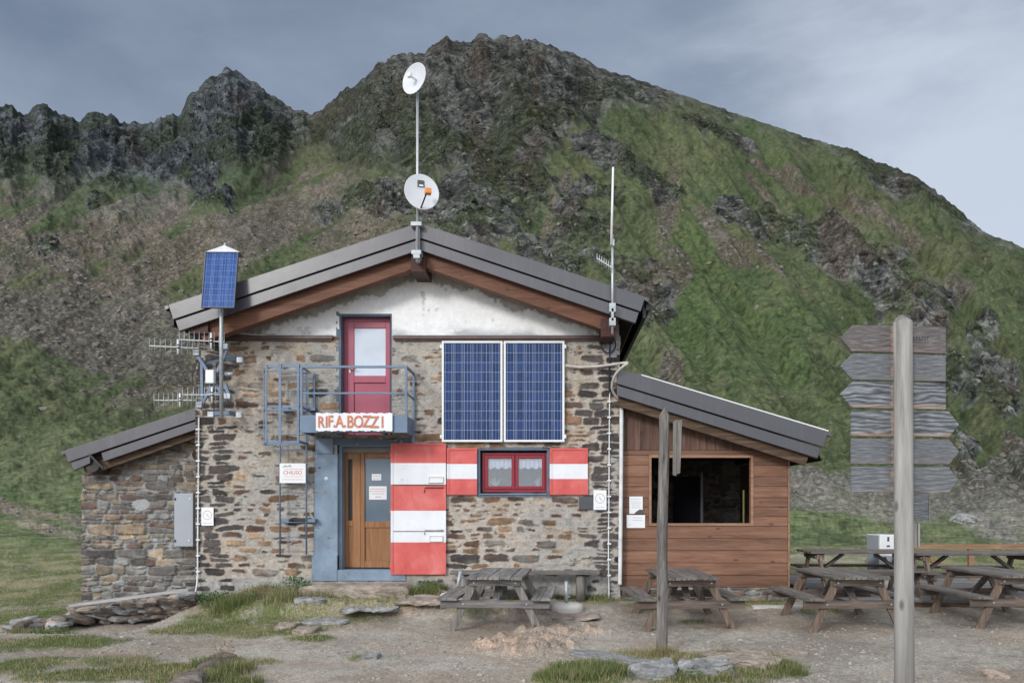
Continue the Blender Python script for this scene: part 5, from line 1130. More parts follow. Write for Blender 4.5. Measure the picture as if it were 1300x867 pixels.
mats = lambda t: [M[k] for k in t]
picnic('grey weathered picnic table standing alone in front of the shuttered window', -.80, 11.68, -3, *mats(G))
picnic('brown picnic table in front of the shed, behind the thin grey pole', 1.84, 11.72, 3, *mats(B_))
picnic('brown picnic table right of the shed, left of the tall signpost', 4.10, 11.50, 2, *mats(B_))
picnic('brown picnic table at the right edge, in front of the deck', 6.42, 11.62, 2, *mats(B_))
DZ = .22
picnic('dark picnic table on the deck beside the white box, left end', 5.25, 13.75, 90, *mats(B_), zoff=DZ, L=1.9)
picnic('long dark picnic table on the deck behind the right tables', 6.95, 13.35, 90, *mats(B_), zoff=DZ, L=2.1)
# deck
dk = empty('wooden_deck', (8.5, 12.6, .05), 'low grey board deck behind the right picnic tables', 'deck'); m_ = MB(); yy = 12.62
while yy < 17.4: m_.box(4.55 + (.0), 13.5, yy, yy + .135, DZ - .035, DZ); yy += .143
m_.build('boards', M['grey_x'], dk, .004); MB().box(4.57, 13.48, 12.66, 12.71, -.1, DZ - .037).box(4.57, 4.62, 12.711, 17.3, -.1, DZ - .037).build('skirt', M['beam_old'], dk)
MB().box(X(958, 12.6), 4.5, 12.66, 12.82, .0, .13).build('kerb_stone', M['concrete'])
tag(bpy.data.objects['kerb_stone'], 'long pale kerb stone between the shed corner and the deck', 'kerb')
# rail
rl2 = empty('terrace_rail', (X(1233, 16.2), 16.2, .2), 'new orange brown wooden rail behind the deck', 'railing')
yr2 = 16.2; MB().box(X(1134, yr2), 14.0, yr2, yr2 + .10, Z(697, yr2), Z(691, yr2)).build('top_rail', M['rail_orange'], rl2, .006)
for px in (1140, 1234, 1330, 1420): MB().box(X(px, yr2) - .055, X(px, yr2) + .055, yr2 + .002, yr2 + .09, DZ, Z(697, yr2) - .002).build('post', M['rail_orange'], rl2, .006)
MB().bar((X(1152, yr2), yr2 + .04, Z(694, yr2)), (X(1208, yr2), yr2 + .04, Z(724, yr2)), .05, .09).build('brace', M['rail_orange'], rl2, .005)
MB().bar((X(1140, yr2), yr2 + .04, Z(722, yr2)), (X(1100, yr2), yr2 + .04, Z(712, yr2)), .05, .08).build('brace', M['rail_orange'], rl2, .005)
# white box
wb = empty('white_dispenser', (X(1119, 14.6), 14.6, DZ), 'white upright box with grey side and blue patch beside the signpost', 'dispenser'); wb.rotation_euler = (0, 0, R(14)); hb = Z(678, 14.6) - DZ
MB().box(-.17, .17, -.19, .19, 0, hb).build('body', M['white_metal'], wb, .012, False); MB().box(-.184, -.172, -.17, .17, .02, hb - .01).build('side_panel', M['plate_grey'], wb, .004, False)
MB().box(-.188, -.1845, -.15, -.02, hb - .42, hb - .28).build('blue_patch', M['blue_plastic'], wb, 0, False); MB().box(-.12, .12, -.198, -.191, hb - .40, hb - .395).box(-.02, .02, -.198, -.191, hb - .12, hb - .04).box(-.03, .03, -.198, -.191, hb - .22, hb - .19).build('front_print', M['slate'], wb, 0, False)
MB().tube(curve([(-.08, -.2, hb - .40), (-.05, -.25, hb - .48), (.03, -.26, hb - .50), (.09, -.22, hb - .42), (.1, -.2, hb - .38)]), .014, 8).build('hose', M['black'], wb, 0, False)

# ================================================================ bench by the wall, parasol bases
wbn = empty('wall_bench', (X(668, 13.1), 13.1, .25), 'long narrow grey plank bench against the stone wall behind the picnic table', 'bench')
MB().box(X(572, 13.05), X(761, 13.05), 12.93, 13.20, Z(728.5, 13.05), Z(724.5, 13.05)).build('seat', M['grey_x'], wbn, .006)
for px in (590, 737): MB().tube([(X(px, 13.08), 13.08, .12), (X(px, 13.08), 13.08, Z(728.6, 13.08))], .075, 14, rs=[.085, .075]).build('leg', M['grey_z'], wbn)
def pbase(px, py, d, lean, lab, r=.26):
    z = on_ground(X(px, d), d) - .005; s = empty('parasol_base', (X(px, d), d, z), lab, 'parasol base', 'round concrete parasol bases by the wall')
    pr = [(.0005, .105), (.05, .106), (r * .7, .098), (r * .92, .078), (r, .045), (r * .99, .01), (r * .97, -.08)]
    MB().lathe(pr, 40).build('concrete_disc', M['concrete'], s, 0, False)
    MB().tube([(.0, 0, .11), (lean, 0, .44)], .030, 14).build('tube', M['galv'], s, 0, False)
    MB().tube([(lean * .8, 0, .36), (lean * .8 + .06, -.01, .36)], .010, 8).tube([(lean * .3, 0, .2), (lean * .3 + .06, -.01, .2)], .010, 8).build('screw', M['galv'], s, 0, False)
pbase(580, 759, 12.7, .06, 'pale round concrete parasol base with leaning tube, left of the picnic table', .27)
pbase(624, 770, 12.55, 0, 'pale round concrete parasol base mostly hidden behind the grey picnic table', .26)
pbase(719, 769, 12.5, 0, 'pale round concrete parasol base with upright tube, right of the picnic table', .27)

# ================================================================ pole with edge-on board, and the signpost
gp = empty('grey_pole', (X(839.5, 9.3), 9.3, 0), 'thin grey wooden pole with pointed top among the rocks', 'pole'); z0_ = -.1; zt2 = Z(517, 9.3)
pts = []; rs_ = []
for k in range(13): u = k / 12; pts.append((X(839.5 + 3.5 * u + .6 * math.sin(u * 9), 9.3), 9.3, lerp(z0_, zt2 - .10, u))); rs_.append(.066 - .006 * u + .002 * math.sin(k * 2.1))
pts.append((X(845, 9.3), 9.3, zt2)); rs_.append(.012); MB().tube(pts, .06, 14, rs=rs_).build('post', M['post_dark'], gp)
o = MB().prism([(0, 0), (.115, .03), (.125, .62), (.02, .60)], 0, .03); 
m_ = MB(); m_.hexa([P(854, 603, 9.25), P(858.5, 604, 9.25), P(858.5, 604, 9.9), P(854, 603, 9.9), P(854.5, 535, 9.25), P(860.5, 532.5, 9.25), P(860.5, 532.5, 9.9), P(854.5, 535, 9.9)])
m_.build('sign_board', M['grey_z'], gp, .003)
MB().hexa([P(858.7, 602, 9.22), P(863.5, 600.5, 9.22), P(863.5, 600.5, 9.8), P(858.7, 602, 9.8), P(860.7, 534, 9.22), P(866, 532.5, 9.22), P(866, 532.5, 9.8), P(860.7, 534, 9.8)]).build('sign_board', M['grey_z'], gp, .003)
yp = 6.3
tag(MB().tube([(X(1148.5, yp), yp, -.2), (X(1147.5, yp), yp, 1.2), (X(1146.8, yp), yp, Z(470, yp)), (X(1146.3, yp), yp, Z(408.5, yp)), (X(1146.3, yp), yp + .01, Z(406.5, yp))], .072, 28, rs=[.077, .073, .071, .070, .064]).build('signpost', M['post_pale']), 'tall smooth pale wooden signpost holding weathered arrow boards', 'signpost')
def arrow_mat(name, seed, ink, pal, peach):
    t = NT(name); tc = t.n('TexCoord'); mp = t.n('Mapping', {'Vector': tc.outputs['Object'], 'Location': (seed * 3.7, seed, seed * 1.9), 'Scale': (1, 1, 1)}); v = mp.outputs[0]
    mp2 = t.n('Mapping', {'Vector': tc.outputs['Object'], 'Location': (seed * 1.7, seed, seed * .9), 'Scale': (2.6, 1, 8)}); big = t.noise(mp2.outputs[0], 1.0, 2, .4)
    sp = t.n('SeparateXYZ', {0: v}); ph = t.math('ADD', t.math('MULTIPLY', sp.outputs[2], 85.0), t.math('MULTIPLY', big, 10.0 * ink))
    mp3 = t.n('Mapping', {'Vector': tc.outputs['Object'], 'Location': (seed, 0, 0), 'Scale': (5, 1, 120)}); fine = t.noise(mp3.outputs[0], 1.6, 6, .7)
    w = t.math('ABSOLUTE', t.math('SINE', t.math('ADD', ph, t.math('MULTIPLY', fine, .9))))
    f = t.math('ADD', t.math('MULTIPLY', w, max(.03, (ink - .6) * .27)), t.math('MULTIPLY', fine, 1 - max(.03, (ink - .6) * .27)))
    c = t.ramp(f, [(.30, pal[0]), (.52, pal[1]), (.72, pal[2])])
    s2 = t.n('SeparateXYZ', {0: tc.outputs['Object']})
    # unweathered wood: a strip next to the post and flecks on the lower edge
    pn = t.noise(t.n('Mapping', {'Vector': tc.outputs['Object'], 'Scale': (9, 1, 22), 'Location': (seed, 0, seed)}).outputs[0], 1.0, 5, .7)
    dx = t.math('ABSOLUTE', t.math('ADD', s2.outputs[0], .082)); strip = t.math('SUBTRACT', .030, t.math('ADD', dx, t.math('MULTIPLY', t.math('SUBTRACT', pn, .5), .12)))
    k1 = t.ramp(t.math('MULTIPLY', strip, 18.0, True), [(.2, 0.0), (.7, 1.0)])
    dz = t.math('SUBTRACT', t.math('ADD', t.math('MULTIPLY', pn, .11), -.035), t.math('ADD', s2.outputs[2], .082)); k2 = t.ramp(t.math('MULTIPLY', dz, 26.0, True), [(.15, 0.0), (.6, 1.0)])
    c = t.mix(c, c4(peach), t.math('MULTIPLY', t.math('MAXIMUM', k1, t.math('MULTIPLY', k2, .10 + .35 * (ink > 1))), .85))
    t.bump(f, .8, .006); return t.fin(c, .85, 0, .3)
GP = ((.045, .048, .054), (.15, .158, .172), (.36, .37, .385)); BP = ((.045, .038, .038), (.14, .125, .125), (.38, .35, .34)); DP = ((.022, .025, .030), (.12, .13, .145), (.40, .42, .44))
arr = [(413, 448.5, 'L', 'topmost brownish arrow board pointing left, faint letters beside the post', BP, .35), (449, 484, 'L', 'second arrow board from the top pointing left, plain grey', GP, .4), (484.5, 519.5, 'L', 'third arrow board from the top pointing left, dark swirling grain', DP, 1.0),
       (520.5, 555, 'R', 'fourth arrow board from the top pointing right, swirling grain with peach edge', DP, .9), (556, 590, 'R', 'fifth arrow board from the top pointing right, plain blue grey', GP, .35), (591.5, 626, 'R', 'lowest arrow board pointing right, striped pale lower edge', GP, .6)]
yq = yp + .078
for k, (pa, pb, sd, lab, pal, ink) in enumerate(arr):
    s = empty('arrow_sign', (X(1146.3, yq), yq, Z((pa + pb) / 2, yq)), lab, 'sign', 'arrow boards on the signpost')
    zc = Z((pa + pb) / 2, yq); h = (Z(pa, yq) - Z(pb, yq)) / 2 - .006; t_ = .010
    if sd == 'L': poly = [(1067, 0), (1082, -1), (1201, -1), (1201, 1), (1083, 1)]; tilt = -.022
    else: poly = [(1218 - (k == 5) * 1.5, 0), (1205, 1), (1081, 1), (1081, -1), (1205, -1)]; tilt = -.008 - .004 * (k == 3)
    pts = [(X(px, yq) - s.location.x, q_ * h + (X(px, yq) - s.location.x) * tilt) for px, q_ in poly]
    MB().prism(pts, 0, .032).build('board', arrow_mat('arrow_board_wood', k + 1.0, .35 + ink, pal, (.52, .33, .22)), s, .004, False)
    if k == 0:
        m_ = MB()   # faint worn lettering
        for q_ in range(6): 
            xx = .085 + q_ * .022; m_.box(xx, xx + .004, -.0012, -.0002, -.006, .022); 
            if q_ % 2: m_.box(xx + .004, xx + .014, -.0012, -.0002, .016, .020)
            else: m_.box(xx + .004, xx + .013, -.0012, -.0002, -.005, -.001)
        m_.build('worn_lettering', M['black'], s, 0, False)
    MB().tube([(.0, -.006, h * .4), (0, .0, h * .4)], .004, 6).build('screw', M['galv'], s, 0, False)
for (pa, pb, xa_, xb_, lab) in ((626.5, 660, 1159, 1178.5, 'short stub end of a board turned away, below the arrow boards'), (664, 695, 1160, 1167.5, 'narrow board seen edge on, lowest on the signpost')):
    s = empty('arrow_sign', (X(1160, yp), yp, Z(pb, yp)), lab, 'sign', 'arrow boards on the signpost')
    y0_, y1_ = (yp + .04, yp + .04)
    v = [P(xa_, pb, yp + .03), P(xb_, pb, yp + .03), P(xb_, pb, yp + .5) + Vector((.0, 0, 0)), P(xa_, pb, yp + .5), P(xa_, pa, yp + .03), P(xb_, pa, yp + .03), P(xb_, pa, yp + .5), P(xa_, pa, yp + .5)]
    x_a, x_b = X(xa_, yp + .03), X(xb_, yp + .03); za_, zb__ = Z(pb, yp + .03), Z(pa, yp + .03)
    if xb_ > 1170: MB().hexa([(x_a, yp + .03, za_), (x_b, yp + .09, za_), (x_b + .35, yp + .62, za_), (x_b + .31, yp + .64, za_), (x_a, yp + .03, zb__), (x_b, yp + .09, zb__), (x_b + .35, yp + .62, zb__), (x_b + .31, yp + .64, zb__)]) if False else MB().hexa([(x_a, yp + .03, za_), (x_b, yp + .03, za_), (x_b + .02, yp + .06, za_), (x_a, yp + .06, za_), (x_a, yp + .03, zb__), (x_b, yp + .03, zb__), (x_b + .02, yp + .06, zb__), (x_a, yp + .06, zb__)]).build('board', arrow_mat('arrow_board_wood', 9.0, .5, DP, (.3, .24, .2)), s, .003)
    else: MB().box(x_a, x_b - .018, yp + .03, yp + .10, za_, zb__).box(x_b - .016, x_b, yp + .02, yp + .10, za_ + .004, zb__).build('board', M['grey_z'], s, .003)
# ================================================================ dry stone heap with plank, slabs, boulders
rr = random.Random(12)
M['plank'] = wood('pale_plank', (.26, .25, .25), (.40, .39, .39), (.52, .51, .50), 0, .8, .8, .1, .4)
def gpt2(px, py, z): d = F * (CAMZ - z) / (py - CY); return (px - CX) * d / F, d
dw = empty('dry_stone_wall', (X(170, 12.9), 12.9, 0), 'low tumbledown dry stone heap under a plank at the annex foot', 'stone wall')
def heap(parent, name, specs, mat):
    vs = []; fs = []
    for (cx_, cy_, cz_, sx, sy_, sz, rot, sd) in specs:
        bm = bmesh.new(); bmesh.ops.create_icosphere(bm, subdivisions=2, radius=1.0); co = np.array([v.co[:] for v in bm.verts]); co = np.sign(co) * np.abs(co) ** .62
        co *= 1 + .22 * noise(co[:, 0] * 1.3 + sd, co[:, 1] * 1.3, co[:, 2] * 1.3, seed=int(sd))[:, None]
        co = co * np.array((sx, sy_, sz)); Rm = np.array(Matrix.Rotation(rot, 3, 'Y') @ Matrix.Rotation(sd, 3, 'Z')); co = co @ Rm.T + np.array((cx_, cy_, cz_))
        o = len(vs); vs += [tuple(c) for c in co]; fs += [tuple(o + v.index for v in f.verts) for f in bm.faces]; bm.free()
    return MB().add(vs, fs).build(name, mat, parent)
specA, specB, specC = [], [], []
ytop = lambda px: np.interp(px, [20, 60, 100, 150, 200, 243], [785, 775, 768, 764, 757, 751])
for px in range(98, 243, 7):
    yb_ = np.interp(px, [98, 150, 243], [800, 790, 778]); yt = ytop(px) + 7; d = 12.9
    py = yb_
    while py > yt:
        h = rr.uniform(2.0, 4.2); w = rr.uniform(6, 15); s_ = F / d
        (specA, specB, specC)[rr.choice((0, 0, 1, 1, 2))].append((X(px + rr.uniform(-3, 3), d), d + rr.uniform(-.12, .16), Z(py - h, d), w / s_ , rr.uniform(.12, .25), h / s_ * 1.1, rr.uniform(-.12, .2), rr.uniform(0, 90))); py -= 2 * h * .8
for px in range(14, 100, 8):
    d = 12.4
    for k in range(2): (specA, specB, specC)[rr.choice((0, 1, 2))].append((X(px + rr.uniform(-4, 4), d), d + rr.uniform(-.3, .3), Z(798 - 2.5 * k - (px - 14) * .09 - rr.uniform(0, 5), d), rr.uniform(.08, .2), rr.uniform(.1, .2), rr.uniform(.03, .07), rr.uniform(-.3, .3), rr.uniform(0, 90)))
heap(dw, 'grey_stones', specA, M['rock_dark']); heap(dw, 'brown_stones', specB, M['rock_warm']); heap(dw, 'pale_stones', specC, M['rock_grey'])
m_ = MB().bar(P(93, 768, 12.35), P(243, 748, 12.5), .28, .036); tag(m_.build('long_plank', M['plank'], None, .004), 'long grey plank laid sloping on the dry stone heap', 'plank')
def slab(name, px, py, rx, ry, th, mat, seed, lab, cat='rock', zb=0.0, rot=0, n=40, amp=.03, pe=8):
    x, d = gpt2(px, py, zb); s_ = F / d; hx = rx / s_; hy = min(1.2 * hx, max(.06, ry / s_ * d / (CAMZ))); z = on_ground(x, d)
    o = stone_block(name, x - hx, x + hx, d - hy, d + hy, z - th * .8, z + th, seed, M[mat], None, n, amp, True, pe); o.rotation_euler = (R(rr.uniform(-3, 3)), R(rr.uniform(-4, 4)), R(rot)); return tag(o, lab, cat)
slab('leaning_stone', 69, 797, 9, 3.0, .17, 'rock_pink', 41, 'upright pinkish stone at the left end of the dry stone heap', zb=-.15, pe=4)
slab('flat_boulder', 214, 768, 16, 2.0, .14, 'rock_warm', 43, 'large pale tilted block on the front of the dry stone heap', zb=-.12, pe=4)
slab('boulder', 34, 800, 12, 3, .07, 'rock_grey', 44, 'rounded grey boulder in the grass at the far left', zb=-.2, pe=3)
slab('rock_slab', 828, 857, 29, 8, .10, 'rock_grey', 45, 'grey whitish flat slab directly below the thin pole', n=80, amp=.045)
slab('rock_slab', 894, 852, 36, 4.5, .09, 'rock_grey', 46, 'broad dark fronted slab just right of the thin pole', n=80, amp=.045)
slab('rock_slab', 940, 845, 42, 6, .085, 'rock_warm', 47, 'long warm brown slab right of the pole, beside green tuft', n=80, amp=.045)
slab('rock_slab', 757, 833, 31, 4, .04, 'rock_grey', 48, 'thin pale slab farthest left of the thin pole')
slab('rock_slab', 786, 843, 32, 4, .05, 'rock_grey', 49, 'low grey slab left of the thin pole, partly in grass')
slab('rock_slab', 926, 834, 40, 3, .04, 'rock_warm', 50, 'thin pale slab behind the warm brown slab')
slab('rock_slab', 1000, 829, 20, 3, .035, 'rock_warm', 51, 'small flat slab alone on gravel right of the pole')
slab('rock_slab', 888, 860, 20, 3.5, .05, 'rock_grey', 52, 'small low slab in front of the dark fronted slab')
slab('ground_rock', 1262, 858, 12, 4, .035, 'rock_pink', 53, 'low rusty stone set in the gravel at the lower right')
slab('flat_stone', 396, 775, 18, 3, .05, 'rock_grey', 54, 'flat grey stone in the weeds left of the doorstep', zb=.1)
slab('flat_stone', 363, 789, 13, 3, .06, 'rock_warm', 55, 'small pale stone in the grass left of the doorstep', zb=.1)
slab('flat_stone', 388, 803, 14, 4, .05, 'rock_warm', 56, 'low rounded stone at the edge of the gravel, left of centre', zb=.0)
slab('flat_stone', 470, 834, 10, 3, .035, 'rock_grey', 57, 'small grey stone in the open gravel, centre left')
slab('ledge_rock', 470, 777, 34, 4, .03, 'rock_grey', 58, 'flat bedrock ledge in front of the doorstep, left half', zb=.12, n=70, amp=.05)
slab('ledge_rock', 536, 774, 34, 4, .03, 'rock_warm', 78, 'flat bedrock ledge below the tall shutter', zb=.12, n=70, amp=.05)
slab('ledge_rock', 412, 784, 28, 3, .03, 'rock_grey', 59, 'grey bedrock ledge left of the entrance ledge', zb=.1, n=60)
slab('ledge_rock', 730, 779, 30, 3, .025, 'rock_warm', 60, 'low flat ledge under the right parasol base', zb=.1, n=60)
slab('hillside_boulder', 1225, 680, 14, 8, .5, 'rock_grey', 64, 'pale boulder on the green slope behind the terrace rail', zb=.1, pe=2.5, amp=.2)
eg = empty('stone_edging', (-3.5, 8.4, 0), 'low curved edging of rough grey stones at the lower left corner', 'edging')
sp_ = []
for k in range(9):
    u = k / 8; px_, py_ = lerp(205, 284, u ** .85), lerp(888, 836, u); x_, d_ = gpt2(px_, py_, .03); sp_.append((x_, d_, .02 + .01 * math.sin(k * 2.3), .155 - .03 * u, .13, .115 - .03 * u, rr.uniform(-.12, .12), k * 1.7))
heap(eg, 'stones', sp_, M['rock_dark'])

# ================================================================ loose pebbles, hillside stones, grass
def scatter_rocks(name, pts, sizes, mat, seed, flat=.6, tint=1.0):
    rng = np.random.RandomState(seed); bm = bmesh.new(); bmesh.ops.create_icosphere(bm, subdivisions=1, radius=1.0); bv = np.array([v.co[:] for v in bm.verts]); bf = np.array([[v.index for v in f.verts] for f in bm.faces]); bm.free()
    n = len(pts); V = np.repeat(bv[None], n, 0) * (1 + .35 * rng.uniform(-1, 1, (n, len(bv), 1))); sc = sizes[:, None] * rng.uniform(.6, 1.2, (n, 3)); sc[:, 2] *= flat; V = V * sc[:, None, :]
    a = rng.uniform(0, 6.28, n); c, s_ = np.cos(a)[:, None], np.sin(a)[:, None]; x = V[..., 0] * c - V[..., 1] * s_; y = V[..., 0] * s_ + V[..., 1] * c; V = np.stack([x, y, V[..., 2]], -1) + pts[:, None, :]
    Fq = (bf[None] + (np.arange(n) * len(bv))[:, None, None]).reshape(-1, 3)
    g = rng.uniform(.75, 1.3, (n, 1, 1)) * tint * np.array(((.30, .28, .25),))[None]; g = g * (1 + .04 * rng.uniform(-1, 1, (n, 1, 3))); colr = np.repeat(g, len(bv), 1).reshape(-1, 3)
    o = np_mesh(name, V.reshape(-1, 3), Fq, mat, None, {'Col': colr}, smooth=False); return o
M['loose'] = attr_mat('loose_stone', .4, 14, .02, .92, .2)
TV = TER['V']; rng = np.random.RandomState(5)
def sample_sheet(i0, i1, px0, px1, n, weight=None):
    i = rng.randint(i0, i1, n); PXr = TER['PX'][0]; js = np.where((PXr > px0) & (PXr < px1))[0]; j = rng.choice(js, n); ok = np.ones(n, bool)
    if weight is not None: ok = rng.rand(n) < weight(i, j)
    return TV[i[ok], j[ok]] + rng.normal(0, .004, (ok.sum(), 3)) * 0, i[ok], j[ok]
gn_ = lambda p: grass_near(p[:, 0], p[:, 1])
def pebble_pts(n):
    y = 1 / rng.uniform(1 / 14.5, 1 / 7.0, n * 3); x = rng.uniform(-.78, .66, n * 3) * y; p = np.stack([x, y, x * 0], -1); k = gn_(p) < .25
    clump = fbm(x * 1.3, y * 1.3, o=3, seed=200) > rng.uniform(-.35, .45, len(x)); k &= clump; k &= ~((y > 13.2) & (x > -8) & (x < 3.9)); k &= ~((y > 12.6) & (x > 4.5)); return p[k][:n]
def sheet_z(p):   # bilinear-ish lookup of the built sheet
    V = TV[:230]; rad = np.hypot(V[:, 480, 0], V[:, 480, 1]); r = np.hypot(p[:, 0], p[:, 1]); i = np.clip(np.searchsorted(rad, r), 1, 229)
    th = np.arctan2(V[200, :1300, 0], V[200, :1300, 1]); nn = int((np.diff(th) > 0).cumprod().sum()); j = np.clip(np.searchsorted(th[:nn], np.arctan2(p[:, 0], p[:, 1])), 1, nn - 1)
    f = ((r - rad[i - 1]) / (rad[i] - rad[i - 1])).clip(0, 1); return V[i - 1, j, 2] * (1 - f) + V[i, j, 2] * f
p = pebble_pts(20000); p[:, 2] = sheet_z(p); sz = rng.exponential(.007, len(p)).clip(.004, .035)
o = scatter_rocks('gravel', p, sz, M['loose'], 9, .55); o['kind'] = 'stuff'; tag(o, 'small loose grey pebbles strewn on the gravel ground', 'gravel')
nr0 = 203
w1 = lambda i, j: (TER['scree'][i, j] * 1.0 + .03 + .2 * TER['rock'][i, j]) * np.where(i < nr0 + 90, .35, 1.0)
p, i, j = sample_sheet(nr0 + 2, nr0 + 360, -60, 1360, 26000, w1); r = np.hypot(p[:, 0], p[:, 1]); sz = (rng.exponential(.0016, len(p)).clip(.0007, .006) * r).clip(.05, 1.4); sz *= np.where(r < 90, 1.0, .8)
o = scatter_rocks('scree_stones', p, sz, M['loose'], 10, .75, .5); o['kind'] = 'stuff'; tag(o, 'loose stones and blocks scattered over the scree slopes', 'scree')

def blades(name, P0, H, W, lean, cols, lab, cat, seed, n_seg=2):
    rng = np.random.RandomState(seed); n = len(P0); a = rng.uniform(0, 6.28, n); l = rng.uniform(0, 1, n) * lean; wdir = np.stack([np.cos(a + 1.57), np.sin(a + 1.57), a * 0], -1); ld = np.stack([np.cos(a), np.sin(a), a * 0], -1)
    lv = []
    for k in range(n_seg + 1):
        t_ = k / n_seg; c = P0 + ld * (l * H * t_ ** 1.8)[:, None]; c[:, 2] += H * t_ * (1 - .25 * l * t_); w = (W * (1 - t_ ** 1.5) * .5 + .0004)[:, None]; lv += [c - wdir * w, c + wdir * w]
    V = np.stack(lv, 1); m = 2 * (n_seg + 1); b0 = (np.arange(n) * m)[:, None, None]; f = np.array([[2 * k, 2 * k + 1, 2 * k + 3, 2 * k + 2] for k in range(n_seg)]); Fq = (f[None] + b0).reshape(-1, 4)
    C_ = np.repeat(cols[:, None, :], m, 1).reshape(-1, 3)
    o = np_mesh(name, V.reshape(-1, 3), Fq, M['blade'], None, {'Col': C_}); o['kind'] = 'stuff'; return tag(o, lab, cat)
t = NT('grass_blades'); a = t.n('Attribute'); a.attribute_name = 'Col'; tb = t.n('BsdfTranslucent', {0: a.outputs['Color']}); t.fin(a.outputs['Color'], .7, 0, .2); mx = t.n('MixShader', {0: .3, 1: t.b.outputs[0], 2: tb.outputs[0]}); t.L(mx.outputs[0], t.t.nodes['Material Output'].inputs[0]); M['blade'] = t.m
def gcols(n, dry): 
    k = rng.rand(n, 1); g = (1 - k) * np.array((.10, .16, .045)) + k * np.array((.19, .235, .085)); d = np.array((.38, .33, .19)) * rng.uniform(.7, 1.25, (n, 1)); m = (rng.rand(n, 1) < dry); return np.where(m, d, g)
# short turf
n = 380000; y = 1 / rng.uniform(1 / 26.0, 1 / 7.2, n); x = rng.uniform(-.82, .68, n) * y; p = np.stack([x, y, x * 0], -1); gk = gn_(p); fn = fbm(x * 2.6, y * 2.6, o=3, seed=210)
k = (gk * (1 + .8 * fn) > rng.uniform(.15, .9, n)); k &= ~((y > 13.15) & (x > HX0 - .05) & (x < SX1 + .1) & (y < 22)); k &= ~((y > 13.6) & (x > AX0 - .03) & (x < HX0) & (y < 20)); k &= ~((y > 12.6) & (x > 4.5) & (x < 13.6) & (y < 17.6)); p = p[k]; fn = fn[k]; p[:, 2] = sheet_z(p) - .004
H = (rng.uniform(.015, .05, len(p)) * (1 + .5 * fn)).clip(.01, .08); dryk = (.38 + .55 * fbm(p[:, 0] * .9, p[:, 1] * .9, o=3, seed=211)).clip(.05, .85)
blades('grass', p, H, rng.uniform(.004, .008, len(p)), .8, gcols(len(p), dryk[:, None]), 'short dry and green alpine turf around the gravel', 'grass', 3)
# taller tufts: by the wall, doorstep, plinth, pole and slabs
tufts = []
def tuft(px, py, n, r, h, dry=.2, z=.0, sp=1.0): x_, d_ = gpt2(px, py, z); tufts.append((x_, d_, int(n * .8), r * 1.7, h * .85, min(.9, dry + .15), sp))
for px in range(262, 372, 9): tuft(px + rr.uniform(-4, 4), rr.uniform(752, 770), 260, .13, rr.uniform(.12, .28), rr.uniform(.2, .7), .2)
for px in (285, 292, 300): tuft(px, 776, 420, .12, .22, .1, .1)
for px in range(375, 470, 8): tuft(px, rr.uniform(754, 766), 220, .10, rr.uniform(.09, .22), rr.uniform(.1, .4), .2)
for px in range(505, 560, 6): tuft(px, rr.uniform(752, 762), 260, .09, rr.uniform(.12, .22), .12, .22)
for px in range(640, 770, 8): tuft(px, rr.uniform(752, 760), 170, .09, rr.uniform(.07, .15), .2, .2)
for px in range(700, 790, 8): tuft(px, rr.uniform(850, 868), 420, .09, rr.uniform(.09, .15), .12)
for px in range(790, 880, 9): tuft(px, rr.uniform(828, 842), 150, .08, rr.uniform(.07, .14), .75)
for px in (830, 836, 845, 852): tuft(px, 833, 160, .05, .17, .8)
for px in (985, 992, 999, 1006): tuft(px, rr.uniform(848, 862), 520, .07, .15, .15)
for px in (868, 876, 850): tuft(px, 862, 260, .07, .11, .1)
for px in range(870, 980, 9): tuft(px, rr.uniform(832, 840), 90, .06, .07, .5)
for px in range(860, 990, 10): tuft(px, rr.uniform(857, 868), 150, .07, .09, .35)
for px in (925, 940, 915): tuft(px, 829, 120, .06, .1, .5)
for px in range(262, 312, 7): tuft(px, rr.uniform(846, 868), 420, .08, rr.uniform(.12, .2), .25)
for px in range(1180, 1300, 12): tuft(px, 768, 90, .1, .08, .3, .05)
for px in range(800, 1000, 12): tuft(px, 764, 90, .1, .07, .3, .12)
for px in (30, 50, 75, 40): tuft(px, 797, 220, .12, .12, .15)
PP, HH, WW, CC = [], [], [], []
for x_, d_, n, r, h, dry, sp in tufts:
    a = rng.uniform(0, 6.28, n); q_ = r * np.sqrt(rng.rand(n)); xx, yy = x_ + q_ * np.cos(a) * 1.3, d_ + q_ * np.sin(a); yy = np.where((xx > HX0) & (xx < SX1), np.minimum(yy, YF - .07), yy)
    PP.append(np.stack([xx, yy, xx * 0], -1)); HH.append(h * rng.uniform(.5, 1.15, n)); WW.append(rng.uniform(.004, .008, n)); CC.append(gcols(n, dry))
PP = np.concatenate(PP); PP[:, 2] = sheet_z(PP) - .005
blades('tall_grass', PP, np.concatenate(HH), np.concatenate(WW), .9, np.concatenate(CC), 'taller grass tufts and weeds along the wall foot and rocks', 'grass', 4, 3)
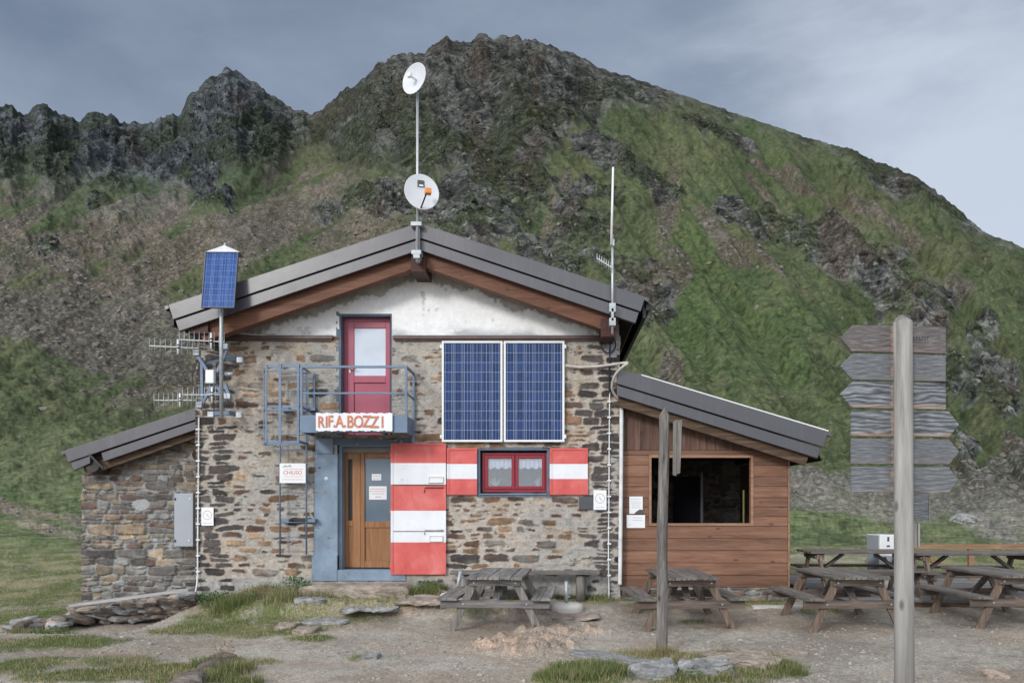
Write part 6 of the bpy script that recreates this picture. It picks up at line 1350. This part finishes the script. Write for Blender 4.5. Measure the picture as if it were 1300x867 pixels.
# low leafy weeds by the wall and a few blue flowers between the slabs
def weeds(name, spots, col, lab, cat, leaf=.022):
    vs, fs = [], []
    for (px, py, z, n, r, h) in spots:
        x_, d_ = gpt2(px, py, z); d_ = min(d_, YF - .12)
        zz = float(sheet_z(np.array([[x_, d_, 0.0]]))[0])
        for q_ in range(n):
            a = rr.uniform(0, 6.28); rad = r * math.sqrt(rr.random()); c = Vector((x_ + rad * math.cos(a), min(YF - .06, d_ + rad * math.sin(a)), zz + h * rr.random() ** .7)); n1 = Vector((rr.uniform(-1, 1), rr.uniform(-1, .4), rr.uniform(.2, 1))).normalized(); u = n1.cross(Vector((rr.random(), rr.random(), .3))).normalized(); w = n1.cross(u); s_ = leaf * rr.uniform(.6, 1.3)
            o = len(vs); vs += [tuple(c - u * s_), tuple(c + w * s_ * .55 + n1 * s_ * .15), tuple(c + u * s_), tuple(c - w * s_ * .55 + n1 * s_ * .15)]; fs.append((o, o + 1, o + 2, o + 3))
    o = MB().add(vs, fs).build(name, col); o['kind'] = 'stuff'; return tag(o, lab, cat)
weeds('nettles', [(272, 764, .2, 260, .22, .20), (262, 768, .15, 160, .15, .14), (372, 756, .25, 200, .16, .26), (385, 758, .25, 150, .14, .2), (545, 752, .25, 220, .16, .18), (315, 766, .2, 120, .2, .12)], paint('nettle_leaves', (.055, .11, .03), .7, 0, .4, 9), 'dark green leafy weeds at the foot of the stone wall', 'weeds')
weeds('dry_weeds', [(325, 764, .2, 320, .3, .16), (300, 768, .15, 160, .2, .12), (285, 845, .0, 160, .12, .26)], paint('dry_weed', (.24, .17, .11), .8, 0, .3, 9), 'brown dried weeds at the foot of the stone wall', 'weeds', .014)
weeds('slab_weeds', [(867, 852, .0, 200, .10, .08), (880, 862, 0, 120, .1, .06), (60, 797, 0, 150, .25, .1), (78, 798, 0, 90, .15, .1)], paint('slab_weed_leaves', (.05, .105, .025), .7, 0, .3, 9), 'green leafy plants between the rock slabs', 'weeds', .016)
weeds('blue_flowers', [(934, 857, .03, 16, .04, .06), (802, 860, .03, 10, .04, .06)], paint('violet_blue_petals', (.10, .09, .42), .6), 'few violet blue flowers between the rock slabs', 'flowers', .010)
